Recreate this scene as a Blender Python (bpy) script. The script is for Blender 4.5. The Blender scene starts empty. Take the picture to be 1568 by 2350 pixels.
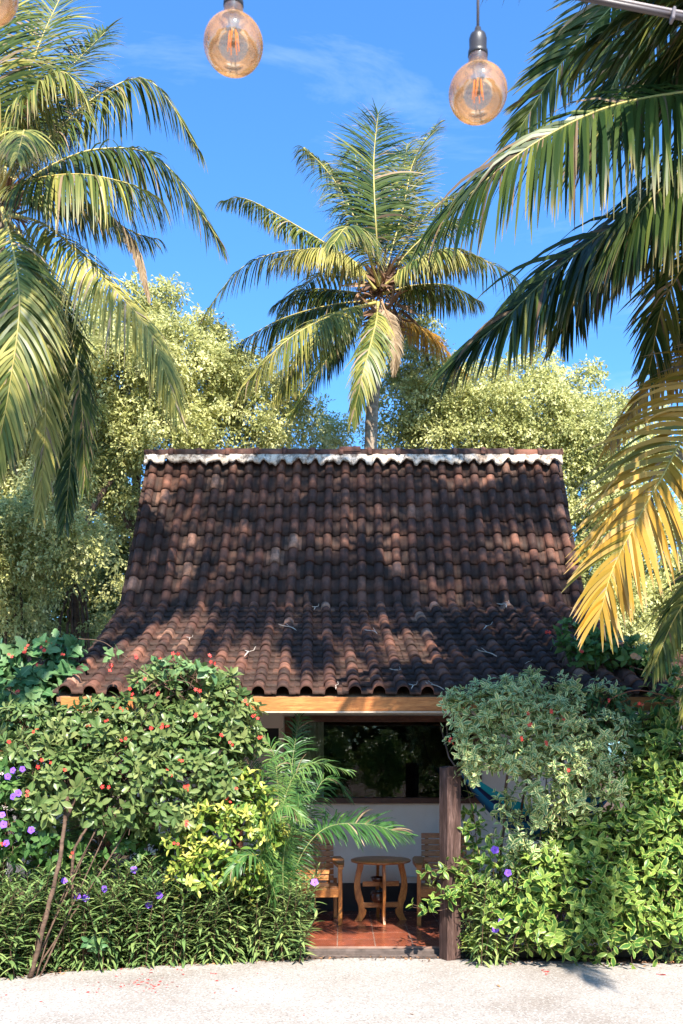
import bpy, math, random
import numpy as np
from mathutils import Vector, Matrix
rng = np.random.default_rng(11)
random.seed(5)
R = math.radians
scene = bpy.context.scene
COL = scene.collection
HZ, FP, CX, CAMZ = 1733.0, 2200.0, 784.0, 1.87

def P(x, y, d):
    """a point seen at (x, y) of the picture (1568 x 2350) standing d metres away"""
    return np.array([(x - CX) / FP * d, d, CAMZ + (HZ - y) / FP * d])

def nrm(a):
    a = np.asarray(a, float)
    return a / (np.linalg.norm(a, axis=-1, keepdims=True) + 1e-9)

# ------------------------------------------------------------------ materials
def newmat(name):
    m = bpy.data.materials.new(name); m.use_nodes = True
    nt = m.node_tree; nt.nodes.clear()
    out = nt.nodes.new('ShaderNodeOutputMaterial')
    return m, nt, out

def N(nt, typ, **kw):
    n = nt.nodes.new(typ)
    for k, v in kw.items():
        if k == 'inp':
            for a, b in v.items(): n.inputs[a].default_value = b
        else: setattr(n, k, v)
    return n

def mixc(nt, fac, a, b, mode='MIX'):
    n = nt.nodes.new('ShaderNodeMix'); n.data_type = 'RGBA'; n.blend_type = mode
    for i, v in ((0, fac), (6, a), (7, b)):
        if hasattr(v, 'links') or hasattr(v, 'is_linked'): nt.links.new(v, n.inputs[i])
        elif isinstance(v, (tuple, list)): n.inputs[i].default_value = (*v[:3], 1)
        else: n.inputs[i].default_value = v
    return n.outputs[2]

def ramp(nt, src, stops):
    n = nt.nodes.new('ShaderNodeValToRGB'); nt.links.new(src, n.inputs[0])
    cr = n.color_ramp
    while len(cr.elements) < len(stops): cr.elements.new(0.5)
    for e, (p, c) in zip(cr.elements, stops):
        e.position = p; e.color = (*c, 1) if isinstance(c, tuple) else (c, c, c, 1)
    return n.outputs[0]

def noise(nt, scale, detail=4, rough=.6, vec=None, coord='Object', stretch=None):
    tc = nt.nodes.new('ShaderNodeTexCoord')
    n = N(nt, 'ShaderNodeTexNoise', inp={'Scale': scale, 'Detail': detail, 'Roughness': rough})
    v = tc.outputs[coord]
    if stretch:
        mp = nt.nodes.new('ShaderNodeMapping'); mp.inputs['Scale'].default_value = stretch
        nt.links.new(v, mp.inputs[0]); v = mp.outputs[0]
    nt.links.new(v, n.inputs['Vector'])
    return n.outputs['Fac']

def principled(nt, out, col, rough=.6, spec=.4, bump=None, bump_d=.01, bump_s=.5, metallic=0, trans=0):
    p = nt.nodes.new('ShaderNodeBsdfPrincipled')
    if isinstance(col, (tuple, list)): p.inputs['Base Color'].default_value = (*col[:3], 1)
    else: nt.links.new(col, p.inputs['Base Color'])
    if isinstance(rough, (int, float)): p.inputs['Roughness'].default_value = rough
    else: nt.links.new(rough, p.inputs['Roughness'])
    p.inputs['Specular IOR Level'].default_value = spec
    p.inputs['Metallic'].default_value = metallic
    if bump is not None:
        b = N(nt, 'ShaderNodeBump', inp={'Strength': bump_s, 'Distance': bump_d})
        nt.links.new(bump, b.inputs['Height']); nt.links.new(b.outputs[0], p.inputs['Normal'])
    sh = p.outputs[0]
    if trans > 0:
        t = nt.nodes.new('ShaderNodeBsdfTranslucent')
        if isinstance(col, (tuple, list)): t.inputs[0].default_value = (*col[:3], 1)
        else:
            g = N(nt, 'ShaderNodeGamma', inp={'Gamma': .85}); nt.links.new(col, g.inputs[0]); nt.links.new(g.outputs[0], t.inputs[0])
        mx = nt.nodes.new('ShaderNodeMixShader'); mx.inputs[0].default_value = trans
        nt.links.new(sh, mx.inputs[1]); nt.links.new(t.outputs[0], mx.inputs[2]); sh = mx.outputs[0]
    nt.links.new(sh, out.inputs[0])
    return p

def attr(nt, name='tint'):
    a = nt.nodes.new('ShaderNodeAttribute'); a.attribute_name = name; return a.outputs['Fac']

def leaf_mat(name, dark, mid, light, trans=.3, rough=.45, margin=None, midrib=None, mottled=None, spec=.4, dry=None):
    m, nt, out = newmat(name)
    c = ramp(nt, attr(nt), [(0, dark), (.5, mid), (1, light)])
    uv = nt.nodes.new('ShaderNodeUVMap'); sp = nt.nodes.new('ShaderNodeSeparateXYZ')
    nt.links.new(uv.outputs[0], sp.inputs[0])
    e = N(nt, 'ShaderNodeMath', operation='SUBTRACT', inp={1: .5}); nt.links.new(sp.outputs[0], e.inputs[0])
    a = N(nt, 'ShaderNodeMath', operation='ABSOLUTE'); nt.links.new(e.outputs[0], a.inputs[0])
    if margin:
        nz = noise(nt, 60, 3)
        s = N(nt, 'ShaderNodeMath', operation='MULTIPLY_ADD', inp={1: .35, 2: -.17}); nt.links.new(nz, s.inputs[0])
        t = N(nt, 'ShaderNodeMath', operation='ADD'); nt.links.new(a.outputs[0], t.inputs[0]); nt.links.new(s.outputs[0], t.inputs[1])
        f = ramp(nt, t.outputs[0], [(margin[1] - .06, 0.0), (margin[1] + .06, 1.0)])
        c = mixc(nt, f, c, margin[0])
    if mottled:
        f = ramp(nt, noise(nt, mottled[1], 4, .7), [(.50, 0.0), (.56, 1.0)]); c = mixc(nt, f, c, mottled[0])
    if midrib:
        f = ramp(nt, a.outputs[0], [(.02, .55), (.07, 0.0)]); c = mixc(nt, f, c, midrib)
    if dry:
        f = ramp(nt, sp.outputs[1], [(.72, 0.0), (1.0, dry[1])]); c = mixc(nt, f, c, dry[0])
    principled(nt, out, c, rough, spec, trans=trans)
    return m

def wood_mat(name, c1, c2, c3, scale=6, stretch=(1, 12, 12), rough=.5, spec=.4, bump_s=.3, knots=True):
    m, nt, out = newmat(name)
    n1 = noise(nt, scale, 6, .65, stretch=stretch)
    n2 = noise(nt, scale * 4, 3, .6, stretch=stretch)
    c = ramp(nt, n1, [(.32, c1), (.52, c2), (.7, c3)])
    f = ramp(nt, n2, [(.35, .45), (.6, 0.0)]); c = mixc(nt, f, c, tuple(v * .45 for v in c1))
    k = noise(nt, 1.7, 3, .5)
    c = mixc(nt, ramp(nt, k, [(.4, .4), (.62, 0.0)]), c, c1)
    principled(nt, out, c, rough, spec, bump=n2, bump_d=.003, bump_s=bump_s)
    return m

def plain(name, col, rough=.6, spec=.4, var=.25, scale=8, bump_s=.15, metallic=0, trans=0):
    m, nt, out = newmat(name)
    n = noise(nt, scale, 5, .6)
    c = ramp(nt, n, [(.3, tuple(v * (1 - var) for v in col)), (.7, tuple(min(1, v * (1 + var)) for v in col))])
    principled(nt, out, c, rough, spec, bump=n, bump_d=.004, bump_s=bump_s, metallic=metallic, trans=trans)
    return m

M = {}
# ------------------------------------------------------------------ geometry
class Geo:
    def __init__(s): s.v = []; s.f = []; s.uv = []; s.t = []; s.m = []; s.n = 0
    def add(s, v, f, uv=None, tint=.5, mat=0):
        v = np.asarray(v, float).reshape(-1, 3); f = np.asarray(f, int).reshape(-1, 4)
        s.v.append(v); s.f.append(f + s.n); s.n += len(v)
        s.uv.append(np.zeros((len(v), 2)) if uv is None else np.asarray(uv, float))
        s.t.append(np.broadcast_to(np.asarray(tint, float), (len(f),)).copy())
        s.m.append(np.broadcast_to(np.asarray(mat, int), (len(f),)).copy())
    def inst(s, tpl, mats, pos, tints, mat=0):
        """copies of a template (v, f, uv): mats (K,3,3) rows = where x, y, z axes go"""
        tv, tf, tuv = tpl; K = len(pos)
        if K == 0: return
        v = np.einsum('na,kab->knb', tv, mats) + np.asarray(pos)[:, None, :]
        f = (tf[None] + (np.arange(K) * len(tv))[:, None, None]).reshape(-1, 4)
        s.add(v.reshape(-1, 3), f, np.tile(tuv, (K, 1)), np.repeat(tints, len(tf)), mat)
    def box(s, c, size, rot=None, tint=.5, mat=0):
        h = np.array(size) / 2
        v = np.array([[x, y, z] for x in (-1, 1) for y in (-1, 1) for z in (-1, 1)]) * h
        if rot is not None: v = v @ np.array(rot).T
        f = [[0, 1, 3, 2], [4, 6, 7, 5], [0, 4, 5, 1], [2, 3, 7, 6], [0, 2, 6, 4], [1, 5, 7, 3]]
        s.add(v + np.array(c), f, None, tint, mat)
    def tube(s, pts, rad, n=6, tint=.5, mat=0, cap=True):
        pts = np.asarray(pts, float); k = len(pts); rad = np.broadcast_to(np.asarray(rad, float), (k,)).copy()
        if cap:
            pts = np.vstack([pts[:1], pts, pts[-1:]]); rad = np.r_[1e-4, rad, 1e-4]; k += 2
        T = nrm(np.gradient(pts, axis=0) + 1e-9)
        if cap: T[0] = T[1] = nrm(pts[2] - pts[1]); T[-1] = T[-2] = nrm(pts[-2] - pts[-3])
        ref = np.array([0, 0, 1.]) if abs(T[:, 2]).mean() < .8 else np.array([0, 1., 0])
        S = nrm(np.cross(T, ref)); U = np.cross(S, T)
        a = np.arange(n) / n * 2 * np.pi
        ring = np.cos(a)[None, :, None] * S[:, None] + np.sin(a)[None, :, None] * U[:, None]
        v = pts[:, None] + ring * rad[:, None, None]
        f = [[i * n + j, i * n + (j + 1) % n, (i + 1) * n + (j + 1) % n, (i + 1) * n + j] for i in range(k - 1) for j in range(n)]
        uv = np.stack(np.broadcast_arrays(a[None] / 6.283, np.linspace(0, 1, k)[:, None]), -1).reshape(-1, 2)
        s.add(v.reshape(-1, 3), f, uv, tint, mat)
    def lathe(s, prof, c, n=20, mat=0, tint=.5):
        prof = np.asarray(prof, float); k = len(prof); a = np.arange(n) / n * 2 * np.pi
        v = np.stack([np.cos(a)[None] * prof[:, :1], np.sin(a)[None] * prof[:, :1], np.broadcast_to(prof[:, 1:2], (k, n))], -1) + np.array(c)
        f = [[i * n + j, i * n + (j + 1) % n, (i + 1) * n + (j + 1) % n, (i + 1) * n + j] for i in range(k - 1) for j in range(n)]
        s.add(v.reshape(-1, 3), f, None, tint, mat)
    def prism(s, poly, z0, z1, mat=0, side_mat=None):
        """vertical prism, polygon given as strips by fan from first vertex pairs (convex-ish)"""
        raise NotImplementedError
    def build(s, name, mats, parent=None, smooth=True, bevel=0, loc=None):
        me = bpy.data.meshes.new(name)
        v = np.vstack(s.v); f = np.vstack(s.f); uv = np.vstack(s.uv); t = np.concatenate(s.t); mi = np.concatenate(s.m)
        if loc is not None: v = v - np.array(loc)
        me.vertices.add(len(v)); me.vertices.foreach_set('co', v.astype(np.float32).ravel())
        me.loops.add(f.size); me.loops.foreach_set('vertex_index', f.astype(np.int32).ravel())
        me.polygons.add(len(f)); me.polygons.foreach_set('loop_start', (np.arange(len(f)) * 4).astype(np.int32))
        me.polygons.foreach_set('material_index', mi.astype(np.int32))
        me.update(calc_edges=True)
        me.polygons.foreach_set('use_smooth', np.full(len(f), bool(smooth)))
        ul = me.uv_layers.new(name='UVMap'); ul.data.foreach_set('uv', uv[f.ravel()].astype(np.float32).ravel())
        at = me.attributes.new('tint', 'FLOAT', 'FACE'); at.data.foreach_set('value', t.astype(np.float32))
        for m in (mats if isinstance(mats, (list, tuple)) else [mats]): me.materials.append(m)
        o = bpy.data.objects.new(name, me); COL.objects.link(o)
        if loc is not None: o.location = loc
        if parent is not None: o.parent = parent
        if bevel:
            b = o.modifiers.new('bevel', 'BEVEL'); b.width = bevel; b.segments = 2; b.limit_method = 'ANGLE'
        return o

def tag(o, label=None, cat=None, group=None, kind=None):
    if label: o['label'] = label
    if cat: o['category'] = cat
    if group: o['group'] = group
    if kind: o['kind'] = kind
    return o
def empty(name, loc, label, cat, group=None):
    o = bpy.data.objects.new(name, None); COL.objects.link(o); o.location = loc; o.empty_display_size = .2
    return tag(o, label, cat, group)
def part(geo, name, mats, root, **kw):
    """a child mesh whose geometry was written in world coordinates"""
    o = geo.build(name, mats, None, **kw); o.parent = root
    base = root
    off = Vector((0, 0, 0))
    while base is not None: off += base.location; base = base.parent
    o.location = Vector(o.location) - off
    return o
def copy_tree(o, parent=None):
    c = o.copy(); COL.objects.link(c)
    if parent is not None: c.parent = parent
    for ch in list(o.children): copy_tree(ch, c)
    return c

# leaf templates ------------------------------------------------------------
def leaf_tpl(w=.4, n=4, fold=.25, curl=.15, shape='ellip', flat=False):
    t = np.linspace(0, 1, n + 1)
    if shape == 'ellip': wd = np.sin(np.pi * np.clip(t, .03, .97)) ** .8
    elif shape == 'obov': wd = np.sin(np.pi * t ** 1.5 * .98 + .03) ** .8
    elif shape == 'ovate': wd = np.sin(np.pi * np.clip(t, .04, 1) ** .65 * .985) ** .9
    elif shape == 'lance': wd = np.sin(np.pi * np.clip(t, .03, .98) ** .8)
    elif shape == 'lobed': wd = np.array([.25, .9, .65, 1.0, .55, .5, .1])[:n + 1]
    wd = np.maximum(wd, .03) * w / 2
    v = []; uv = []
    for i in range(n + 1):
        z = -curl * t[i] ** 2
        for sx in (-1, 0, 1):
            v.append([sx * wd[i], t[i], z + abs(sx) * wd[i] * fold]); uv.append([.5 + sx * .5, t[i]])
    f = []
    for i in range(n):
        for j in (0, 1): a = i * 3 + j; f.append([a, a + 1, a + 4, a + 3])
    return np.array(v), np.array(f), np.array(uv)
DIAMOND = (np.array([[0, 0, 0], [.5, .45, .05], [0, 1, -.1], [-.5, .45, .05]]), np.array([[0, 1, 2, 3]]),
           np.array([[.5, 0], [1, .5], [.5, 1], [0, .5]]))
def frames(dirs, nor, L, W=None):
    """(K,3,3): x = width, y = leaf direction, z = leaf normal, scaled"""
    y = nrm(dirs); x = nrm(np.cross(y, nor)); z = np.cross(x, y)
    L = np.broadcast_to(L, (len(y),))[:, None]; W = L if W is None else np.broadcast_to(W, (len(y),))[:, None]
    return np.stack([x * W, y * L, z * L], 1)
def rand_dirs(k): return nrm(rng.normal(size=(k, 3)))
# ------------------------------------------------------------------ material list
def mat_path():
    m, nt, out = newmat('washed_concrete')
    big = noise(nt, .9, 5, .6)
    base = ramp(nt, big, [(.3, (.23, .195, .165)), (.5, (.30, .268, .24)), (.7, (.345, .318, .295))])
    st = ramp(nt, noise(nt, 3.1, 6, .7), [(.58, 0.0), (.78, .45)]); base = mixc(nt, st, base, (.42, .33, .27))
    tc = nt.nodes.new('ShaderNodeTexCoord')
    vo = N(nt, 'ShaderNodeTexVoronoi', inp={'Scale': 85.0}); nt.links.new(tc.outputs['Object'], vo.inputs['Vector'])
    sp = nt.nodes.new('ShaderNodeSeparateColor'); nt.links.new(vo.outputs['Color'], sp.inputs[0])
    dark = ramp(nt, sp.outputs[0], [(.80, 0.0), (.88, .6)]); base = mixc(nt, dark, base, (.14, .115, .10))
    lt = ramp(nt, sp.outputs[1], [(.78, 0.0), (.85, .6)]); base = mixc(nt, lt, base, (.45, .425, .40))
    principled(nt, out, base, .85, .25, bump=sp.outputs[0], bump_d=.002, bump_s=.35)
    return m
def mat_soil():
    m, nt, out = newmat('soil')
    n = noise(nt, 9, 8, .75)
    c = ramp(nt, n, [(.3, (.035, .022, .015)), (.55, (.10, .06, .04)), (.75, (.2, .13, .09))])
    principled(nt, out, c, .95, .1, bump=n, bump_d=.03, bump_s=.8)
    return m
def mat_tile():
    m, nt, out = newmat('clay_tile')
    c = ramp(nt, attr(nt), [(0, (.046, .022, .017)), (.35, (.086, .041, .031)), (.62, (.165, .071, .047)), (.85, (.31, .135, .085)), (1, (.50, .27, .18))])
    n1 = noise(nt, 3.2, 6, .7)
    c = mixc(nt, ramp(nt, n1, [(.42, .75), (.6, 0.0)]), c, (.030, .021, .017))
    n2 = noise(nt, 21, 5, .7, stretch=(1, .35, .35))
    c = mixc(nt, ramp(nt, n2, [(.55, 0.0), (.72, .6)]), c, (.21, .105, .07))
    n3 = noise(nt, 48, 4, .65)
    c = mixc(nt, ramp(nt, n3, [(.68, 0.0), (.74, .4)]), c, (.28, .2, .14))
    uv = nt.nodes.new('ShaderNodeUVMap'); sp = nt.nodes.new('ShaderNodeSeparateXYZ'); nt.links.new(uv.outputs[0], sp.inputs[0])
    # dust and leaf litter in the troughs, darkened to paint in their shadow lines
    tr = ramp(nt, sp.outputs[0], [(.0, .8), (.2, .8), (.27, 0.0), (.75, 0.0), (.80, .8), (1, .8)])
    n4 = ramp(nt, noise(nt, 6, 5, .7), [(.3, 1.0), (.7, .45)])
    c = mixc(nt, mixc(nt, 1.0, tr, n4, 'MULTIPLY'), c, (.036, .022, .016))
    principled(nt, out, c, ramp(nt, n1, [(.3, .6), (.7, .85)]), .18, bump=n3, bump_d=.004, bump_s=.5)
    return m
def mat_mortar():
    m, nt, out = newmat('lime_mortar')
    n = noise(nt, 5, 7, .75); n2 = noise(nt, 14, 6, .8, stretch=(1, 1, .3))
    c = ramp(nt, n, [(.33, (.16, .12, .09)), (.45, (.48, .40, .32)), (.62, (.70, .61, .51))])
    c = mixc(nt, ramp(nt, n2, [(.47, 0.0), (.6, .9)]), c, (.11, .075, .055))
    principled(nt, out, c, .9, .2, bump=n, bump_d=.02, bump_s=.6)
    return m
def mat_wall():
    m, nt, out = newmat('limewash_wall')
    n = noise(nt, 1.4, 6, .6); n2 = noise(nt, 9, 5, .7)
    c = ramp(nt, n, [(.3, (.68, .56, .47)), (.7, (.80, .69, .60))])
    c = mixc(nt, ramp(nt, n2, [(.62, 0.0), (.8, .4)]), c, (.42, .36, .32))
    principled(nt, out, c, .85, .2, bump=n2, bump_d=.004, bump_s=.25)
    return m
def mat_floor():
    m, nt, out = newmat('terracotta_floor')
    tc = nt.nodes.new('ShaderNodeTexCoord')
    br = N(nt, 'ShaderNodeTexBrick', offset=0.0, inp={'Scale': 1.0, 'Mortar Size': .006, 'Brick Width': .36, 'Row Height': .36, 'Mortar Smooth': .1, 'Bias': 0.0})
    br.inputs['Color1'].default_value = (.34, .09, .045, 1); br.inputs['Color2'].default_value = (.22, .06, .035, 1)
    br.inputs['Mortar'].default_value = (.34, .22, .17, 1)
    nt.links.new(tc.outputs['Object'], br.inputs['Vector'])
    n = noise(nt, 7, 6, .65)
    c = mixc(nt, ramp(nt, n, [(.4, .5), (.65, 0.0)]), br.outputs[0], (.10, .035, .022))
    principled(nt, out, c, ramp(nt, n, [(.3, .12), (.8, .34)]), .5, bump=br.outputs['Fac'], bump_d=-.002, bump_s=.4)
    return m
M['path'] = mat_path(); M['soil'] = mat_soil(); M['tile'] = mat_tile(); M['mortar'] = mat_mortar()
M['wall'] = mat_wall(); M['floor'] = mat_floor()
M['beam'] = wood_mat('honey_timber', (.30, .095, .02), (.54, .20, .048), (.64, .28, .085), 3, (1, 14, 14), .55)
M['teak'] = wood_mat('oiled_teak', (.30, .095, .022), (.55, .215, .055), (.68, .31, .10), 5, (2, 9, 9), .38, .5)
M['teakv'] = wood_mat('oiled_teak_upright', (.33, .10, .02), (.60, .22, .045), (.74, .32, .09), 5, (9, 9, 2), .35, .5)
M['post'] = wood_mat('weathered_post', (.035, .018, .014), (.10, .055, .045), (.20, .125, .105), 4, (9, 9, .8), .75, .25, .9)
M['brown'] = wood_mat('brown_joinery', (.05, .02, .012), (.13, .045, .025), (.19, .075, .04), 4, (2, 9, 9), .5)
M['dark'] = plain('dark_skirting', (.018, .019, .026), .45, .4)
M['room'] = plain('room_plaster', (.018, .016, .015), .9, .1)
M['ceil'] = wood_mat('ceiling_boards', (.16, .08, .04), (.30, .16, .08), (.38, .22, .12), 4, (8, 1, 1), .8)
M['step'] = plain('worn_cement', (.10, .075, .065), .85, .2, .4, 12)
M['curtain'] = plain('linen_curtain', (.78, .72, .64), .9, .1, .12, 20, trans=.25)
M['rust'] = plain('ceramic_brown', (.06, .025, .016), .2, .6)
def mat_glass(name, col, rough, alpha_mix):
    m, nt, out = newmat(name)
    g = N(nt, 'ShaderNodeBsdfGlossy', inp={'Roughness': rough}); g.inputs[0].default_value = (1, 1, 1, 1)
    t = nt.nodes.new('ShaderNodeBsdfTransparent'); t.inputs[0].default_value = (*col, 1)
    fr = N(nt, 'ShaderNodeFresnel', inp={'IOR': alpha_mix})
    mx = nt.nodes.new('ShaderNodeMixShader'); nt.links.new(fr.outputs[0], mx.inputs[0])
    nt.links.new(t.outputs[0], mx.inputs[1]); nt.links.new(g.outputs[0], mx.inputs[2]); nt.links.new(mx.outputs[0], out.inputs[0])
    return m
M['pane'] = mat_glass('window_glass', (.75, .8, .78), .02, 1.5)
M['amber'] = mat_glass('amber_bulb_glass', (1.0, .80, .60), .03, 2.1)
def haze_coat(m, col, f):
    nt = m.node_tree; out = [n for n in nt.nodes if n.type == 'OUTPUT_MATERIAL'][0]; s = out.inputs[0].links[0].from_socket
    t = nt.nodes.new('ShaderNodeBsdfTranslucent'); t.inputs[0].default_value = (*col, 1)
    dn = nt.nodes.new('ShaderNodeBsdfDiffuse'); dn.inputs[0].default_value = (*col, 1)
    a = nt.nodes.new('ShaderNodeMixShader'); a.inputs[0].default_value = .35; nt.links.new(t.outputs[0], a.inputs[1]); nt.links.new(dn.outputs[0], a.inputs[2])
    n1 = noise(nt, 38, 5, .6); fac = ramp(nt, n1, [(.35, f * .5), (.65, min(1, f * 1.5))])
    mx = nt.nodes.new('ShaderNodeMixShader'); nt.links.new(fac, mx.inputs[0]); nt.links.new(s, mx.inputs[1]); nt.links.new(a.outputs[0], mx.inputs[2]); nt.links.new(mx.outputs[0], out.inputs[0])
haze_coat(M['amber'], (1.0, .64, .34), .2)
M['clearneck'] = mat_glass('clear_bulb_glass', (.92, .9, .86), .02, 1.6)
M['black'] = plain('black_plastic', (.03, .027, .028), .4, .5)
M['cable'] = plain('grey_cable', (.16, .14, .15), .6, .3)
def mat_fil():
    m, nt, out = newmat('amber_filament')
    p = principled(nt, out, (.8, .25, .06), .5, .3)
    p.inputs['Emission Color'].default_value = (1, .36, .10, 1); p.inputs['Emission Strength'].default_value = .22
    return m
M['fil'] = mat_fil()
M['brass'] = plain('brass_cap', (.5, .36, .2), .3, .5, metallic=.8)

# ------------------------------------------------------------------ setting
edge_px = [(-1500, 2330), (-900, 2290), (-300, 2262), (0, 2243), (180, 2228), (330, 2218), (480, 2210), (640, 2204), (800, 2198), (1010, 2200), (1250, 2205), (1568, 2212), (1900, 2222), (2600, 2240)]
edge = [((x - CX) / FP * (CAMZ * FP / (y - HZ)), CAMZ * FP / (y - HZ)) for x, y in edge_px]
edge = [(-9, 6.9)] + edge + [(12, 8.0)]
g = Geo()
xs = np.array([p[0] for p in edge]); ys = np.array([p[1] for p in edge])
fx = np.linspace(-12, 14, 300); fy = np.interp(fx, xs, ys) + .012 * np.sin(fx * 7) + .006 * np.sin(fx * 23)
v = []; f = []
for i, (x, y) in enumerate(zip(fx, fy)):
    v += [[x, -14, 0], [x, y - .012, 0], [x, y, -.006], [x, y + .004, -.06]]
for i in range(len(fx) - 1):
    a = i * 4; b = a + 4
    for j in range(3): f.append([a + j, b + j, b + j + 1, a + j + 1])
g.add(v, f)
tag(g.build('path', M['path'], smooth=False), kind='structure')
# ground: one sheet to the horizon, uneven near the house
g = Geo()
gx = np.r_[-400, -120, -40, np.linspace(-14, 14, 90), 40, 120, 400]; gy = np.r_[-300, -60, -16, np.linspace(6, 24, 80), 60, 150, 400]
X, Y = np.meshgrid(gx, gy, indexing='ij')
Z = -.035 + .008 * np.sin(X * 5.1 + Y * 2) * np.cos(Y * 4.3) ; Z = np.where((Y < 6.5), -.05, Z)
v = np.stack([X, Y, Z], -1).reshape(-1, 3); nx, ny = len(gx), len(gy)
f = [[i * ny + j, (i + 1) * ny + j, (i + 1) * ny + j + 1, i * ny + j + 1] for i in range(nx - 1) for j in range(ny - 1)]
g.add(v, f); tag(g.build('ground', M['soil'], smooth=True), kind='structure')

# ------------------------------------------------------------------ cottage
FL = .07
cot = empty('cottage', (0.2, 11, 0), 'low cottage with a steep dark clay tile roof sweeping down over its porch', 'house')
RY, RZ_ = 13.1, CAMZ + (HZ - 1058) / FP * 13.1
BY, BZ = 12.1, CAMZ + (HZ - 1392) / FP * 12.1
EY, EZ = 9.12, CAMZ + (HZ - 1592) / FP * 9.12
prof = []
for t in np.linspace(0, 1, 11)[:-1]:
    prof.append((RY + (BY - RY) * t, RZ_ + (BZ - RZ_) * t - .05 * math.sin(math.pi * t)))
for t in np.linspace(0, 1, 16):
    prof.append((BY + (EY - BY) * t, BZ + (EZ - BZ) * t - .05 * math.sin(math.pi * t)))
prof = np.array(prof)
def xl(y): return np.interp(y, [EY, BY, RY], [-2.74, -2.80, -2.66])
def xr(y): return np.interp(y, [EY, BY, RY], [3.22, 3.08, 2.98])
def roof_tiles(prof, xlf, xrf, ncol, seed=3, lift=.023, hump=.080):
    r = np.random.default_rng(seed); g = Geo()
    # profile over one pitch: trough, hump (a barrel a bit over half of the pitch)
    u = np.array([0, .12, .24, .262, .29, .35, .42, .51, .60, .67, .73, .758, .78, .92, 1.05])
    h = np.where((u > .24) & (u < .78), np.sqrt(np.clip(1 - ((u - .51) / .27) ** 2, 0, 1)) ** .9, 0) * hump
    h = h + np.where(u <= .24, .014 * (1 - u / .24), 0) * .6
    nrow = len(prof) - 1
    for i in range(nrow):
        a = prof[i]; b = prof[i + 1]
        d = (b - a); L = np.linalg.norm(d); d = d / L; nvec = np.array([-d[1], d[0]]); nvec = nvec if nvec[1] > 0 else -nvec
        if nvec[0] > 0 and False: nvec = -nvec
        for j in range(ncol):
            jx = r.normal(0, .0022); jl = r.normal(0, .005) + (.028 if r.random() < .035 else 0); jt = r.normal(0, .0035); tw = r.normal(0, .006)
            rows = []
            over = .03
            for (s, extra) in ((0.0, 0), (.5, 0), (1.0, 0), (1.0, 1)):
                y = a[0] + d[0] * (L + over + jl) * s; z = a[1] + d[1] * (L + over + jl) * s
                off = .004 + (lift + jt) * s
                x0 = xlf(y); x1 = xrf(y); pit = (x1 - x0) / ncol
                xx = x0 + (j + u) * pit + jx + tw * (s - .5) * pit
                hh = h * (1 - .06 * (1 - s)) + off - (.022 if extra else 0)
                yy = y + nvec[0] * hh + (d[0] * -.003 if extra else 0); zz = z + nvec[1] * hh
                rows.append(np.stack([xx, yy, zz], -1))
            v = np.vstack(rows); n = len(u)
            uv = np.stack([np.tile(u, 4), np.repeat([0, .5, 1, 1], n)], -1)
            f = [[k * n + q, k * n + q + 1, (k + 1) * n + q + 1, (k + 1) * n + q] for k in range(3) for q in range(n - 1)]
            t = np.clip(r.beta(2.0, 3.2) + (.35 if r.random() < .07 else 0) + (.08 if i < 11 else -.05), 0, 1)
            g.add(v, f, uv, t)
    return g
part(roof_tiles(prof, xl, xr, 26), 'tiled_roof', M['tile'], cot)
# boards under the tiles (also the porch ceiling)
g = Geo(); pts = [(p[0], p[1] - .03) for p in prof] + [(p[0], p[1] - .075) for p in prof[::-1]]
n = len(prof); v = []
for y, z in pts: v += [[float(xl(y)) + .03, y, z], [float(xr(y)) - .03, y, z]]
f = [[2 * i, 2 * i + 1, 2 * i + 3, 2 * i + 2] for i in range(2 * n - 1)] + [[4 * n - 2, 4 * n - 1, 1, 0]]
f += [[2 * i, 2 * i + 2, 2 * (2 * n - 2 - i), 2 * (2 * n - 1 - i)] for i in range(n - 1)] + [[2 * i + 1, 2 * i + 3, 2 * (2 * n - 2 - i) + 1, 2 * (2 * n - 1 - i) + 1] for i in range(n - 1)]
g.add(v, f); part(g, 'roof_boarding', M['ceil'], cot, smooth=False)
# back slope of the roof
back = np.array([(RY + (16.2 - RY) * t, RZ_ - (RZ_ - 2.6) * t) for t in np.linspace(0, 1, 14)])
g = Geo(); v = []
for y, z in [(RY, RZ_), (16.3, 2.5), (16.3, 2.42), (RY, RZ_ - .1)]: v += [[-2.66, y, z], [2.98, y, z]]
g.add(v, [[0, 1, 3, 2], [2, 3, 5, 4], [4, 5, 7, 6], [0, 2, 4, 6], [1, 7, 5, 3]]); part(g, 'rear_roof', M['tile'], cot, smooth=False)
# rafters
g = Geo()
for k in range(9):
    x = -2.5 + k * .68
    for (y0, z0), (y1, z1) in (((EY + .1, EZ - .07), (BY, BZ - .13)),):
        L = math.hypot(y1 - y0, z1 - z0); a = math.atan2(z1 - z0, y1 - y0)
        g.box((x, (y0 + y1) / 2, (z0 + z1) / 2 - .02), (.05, L, .09), Matrix.Rotation(a, 3, 'X'))
part(g, 'rafters', M['ceil'], cot, smooth=False)
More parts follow.
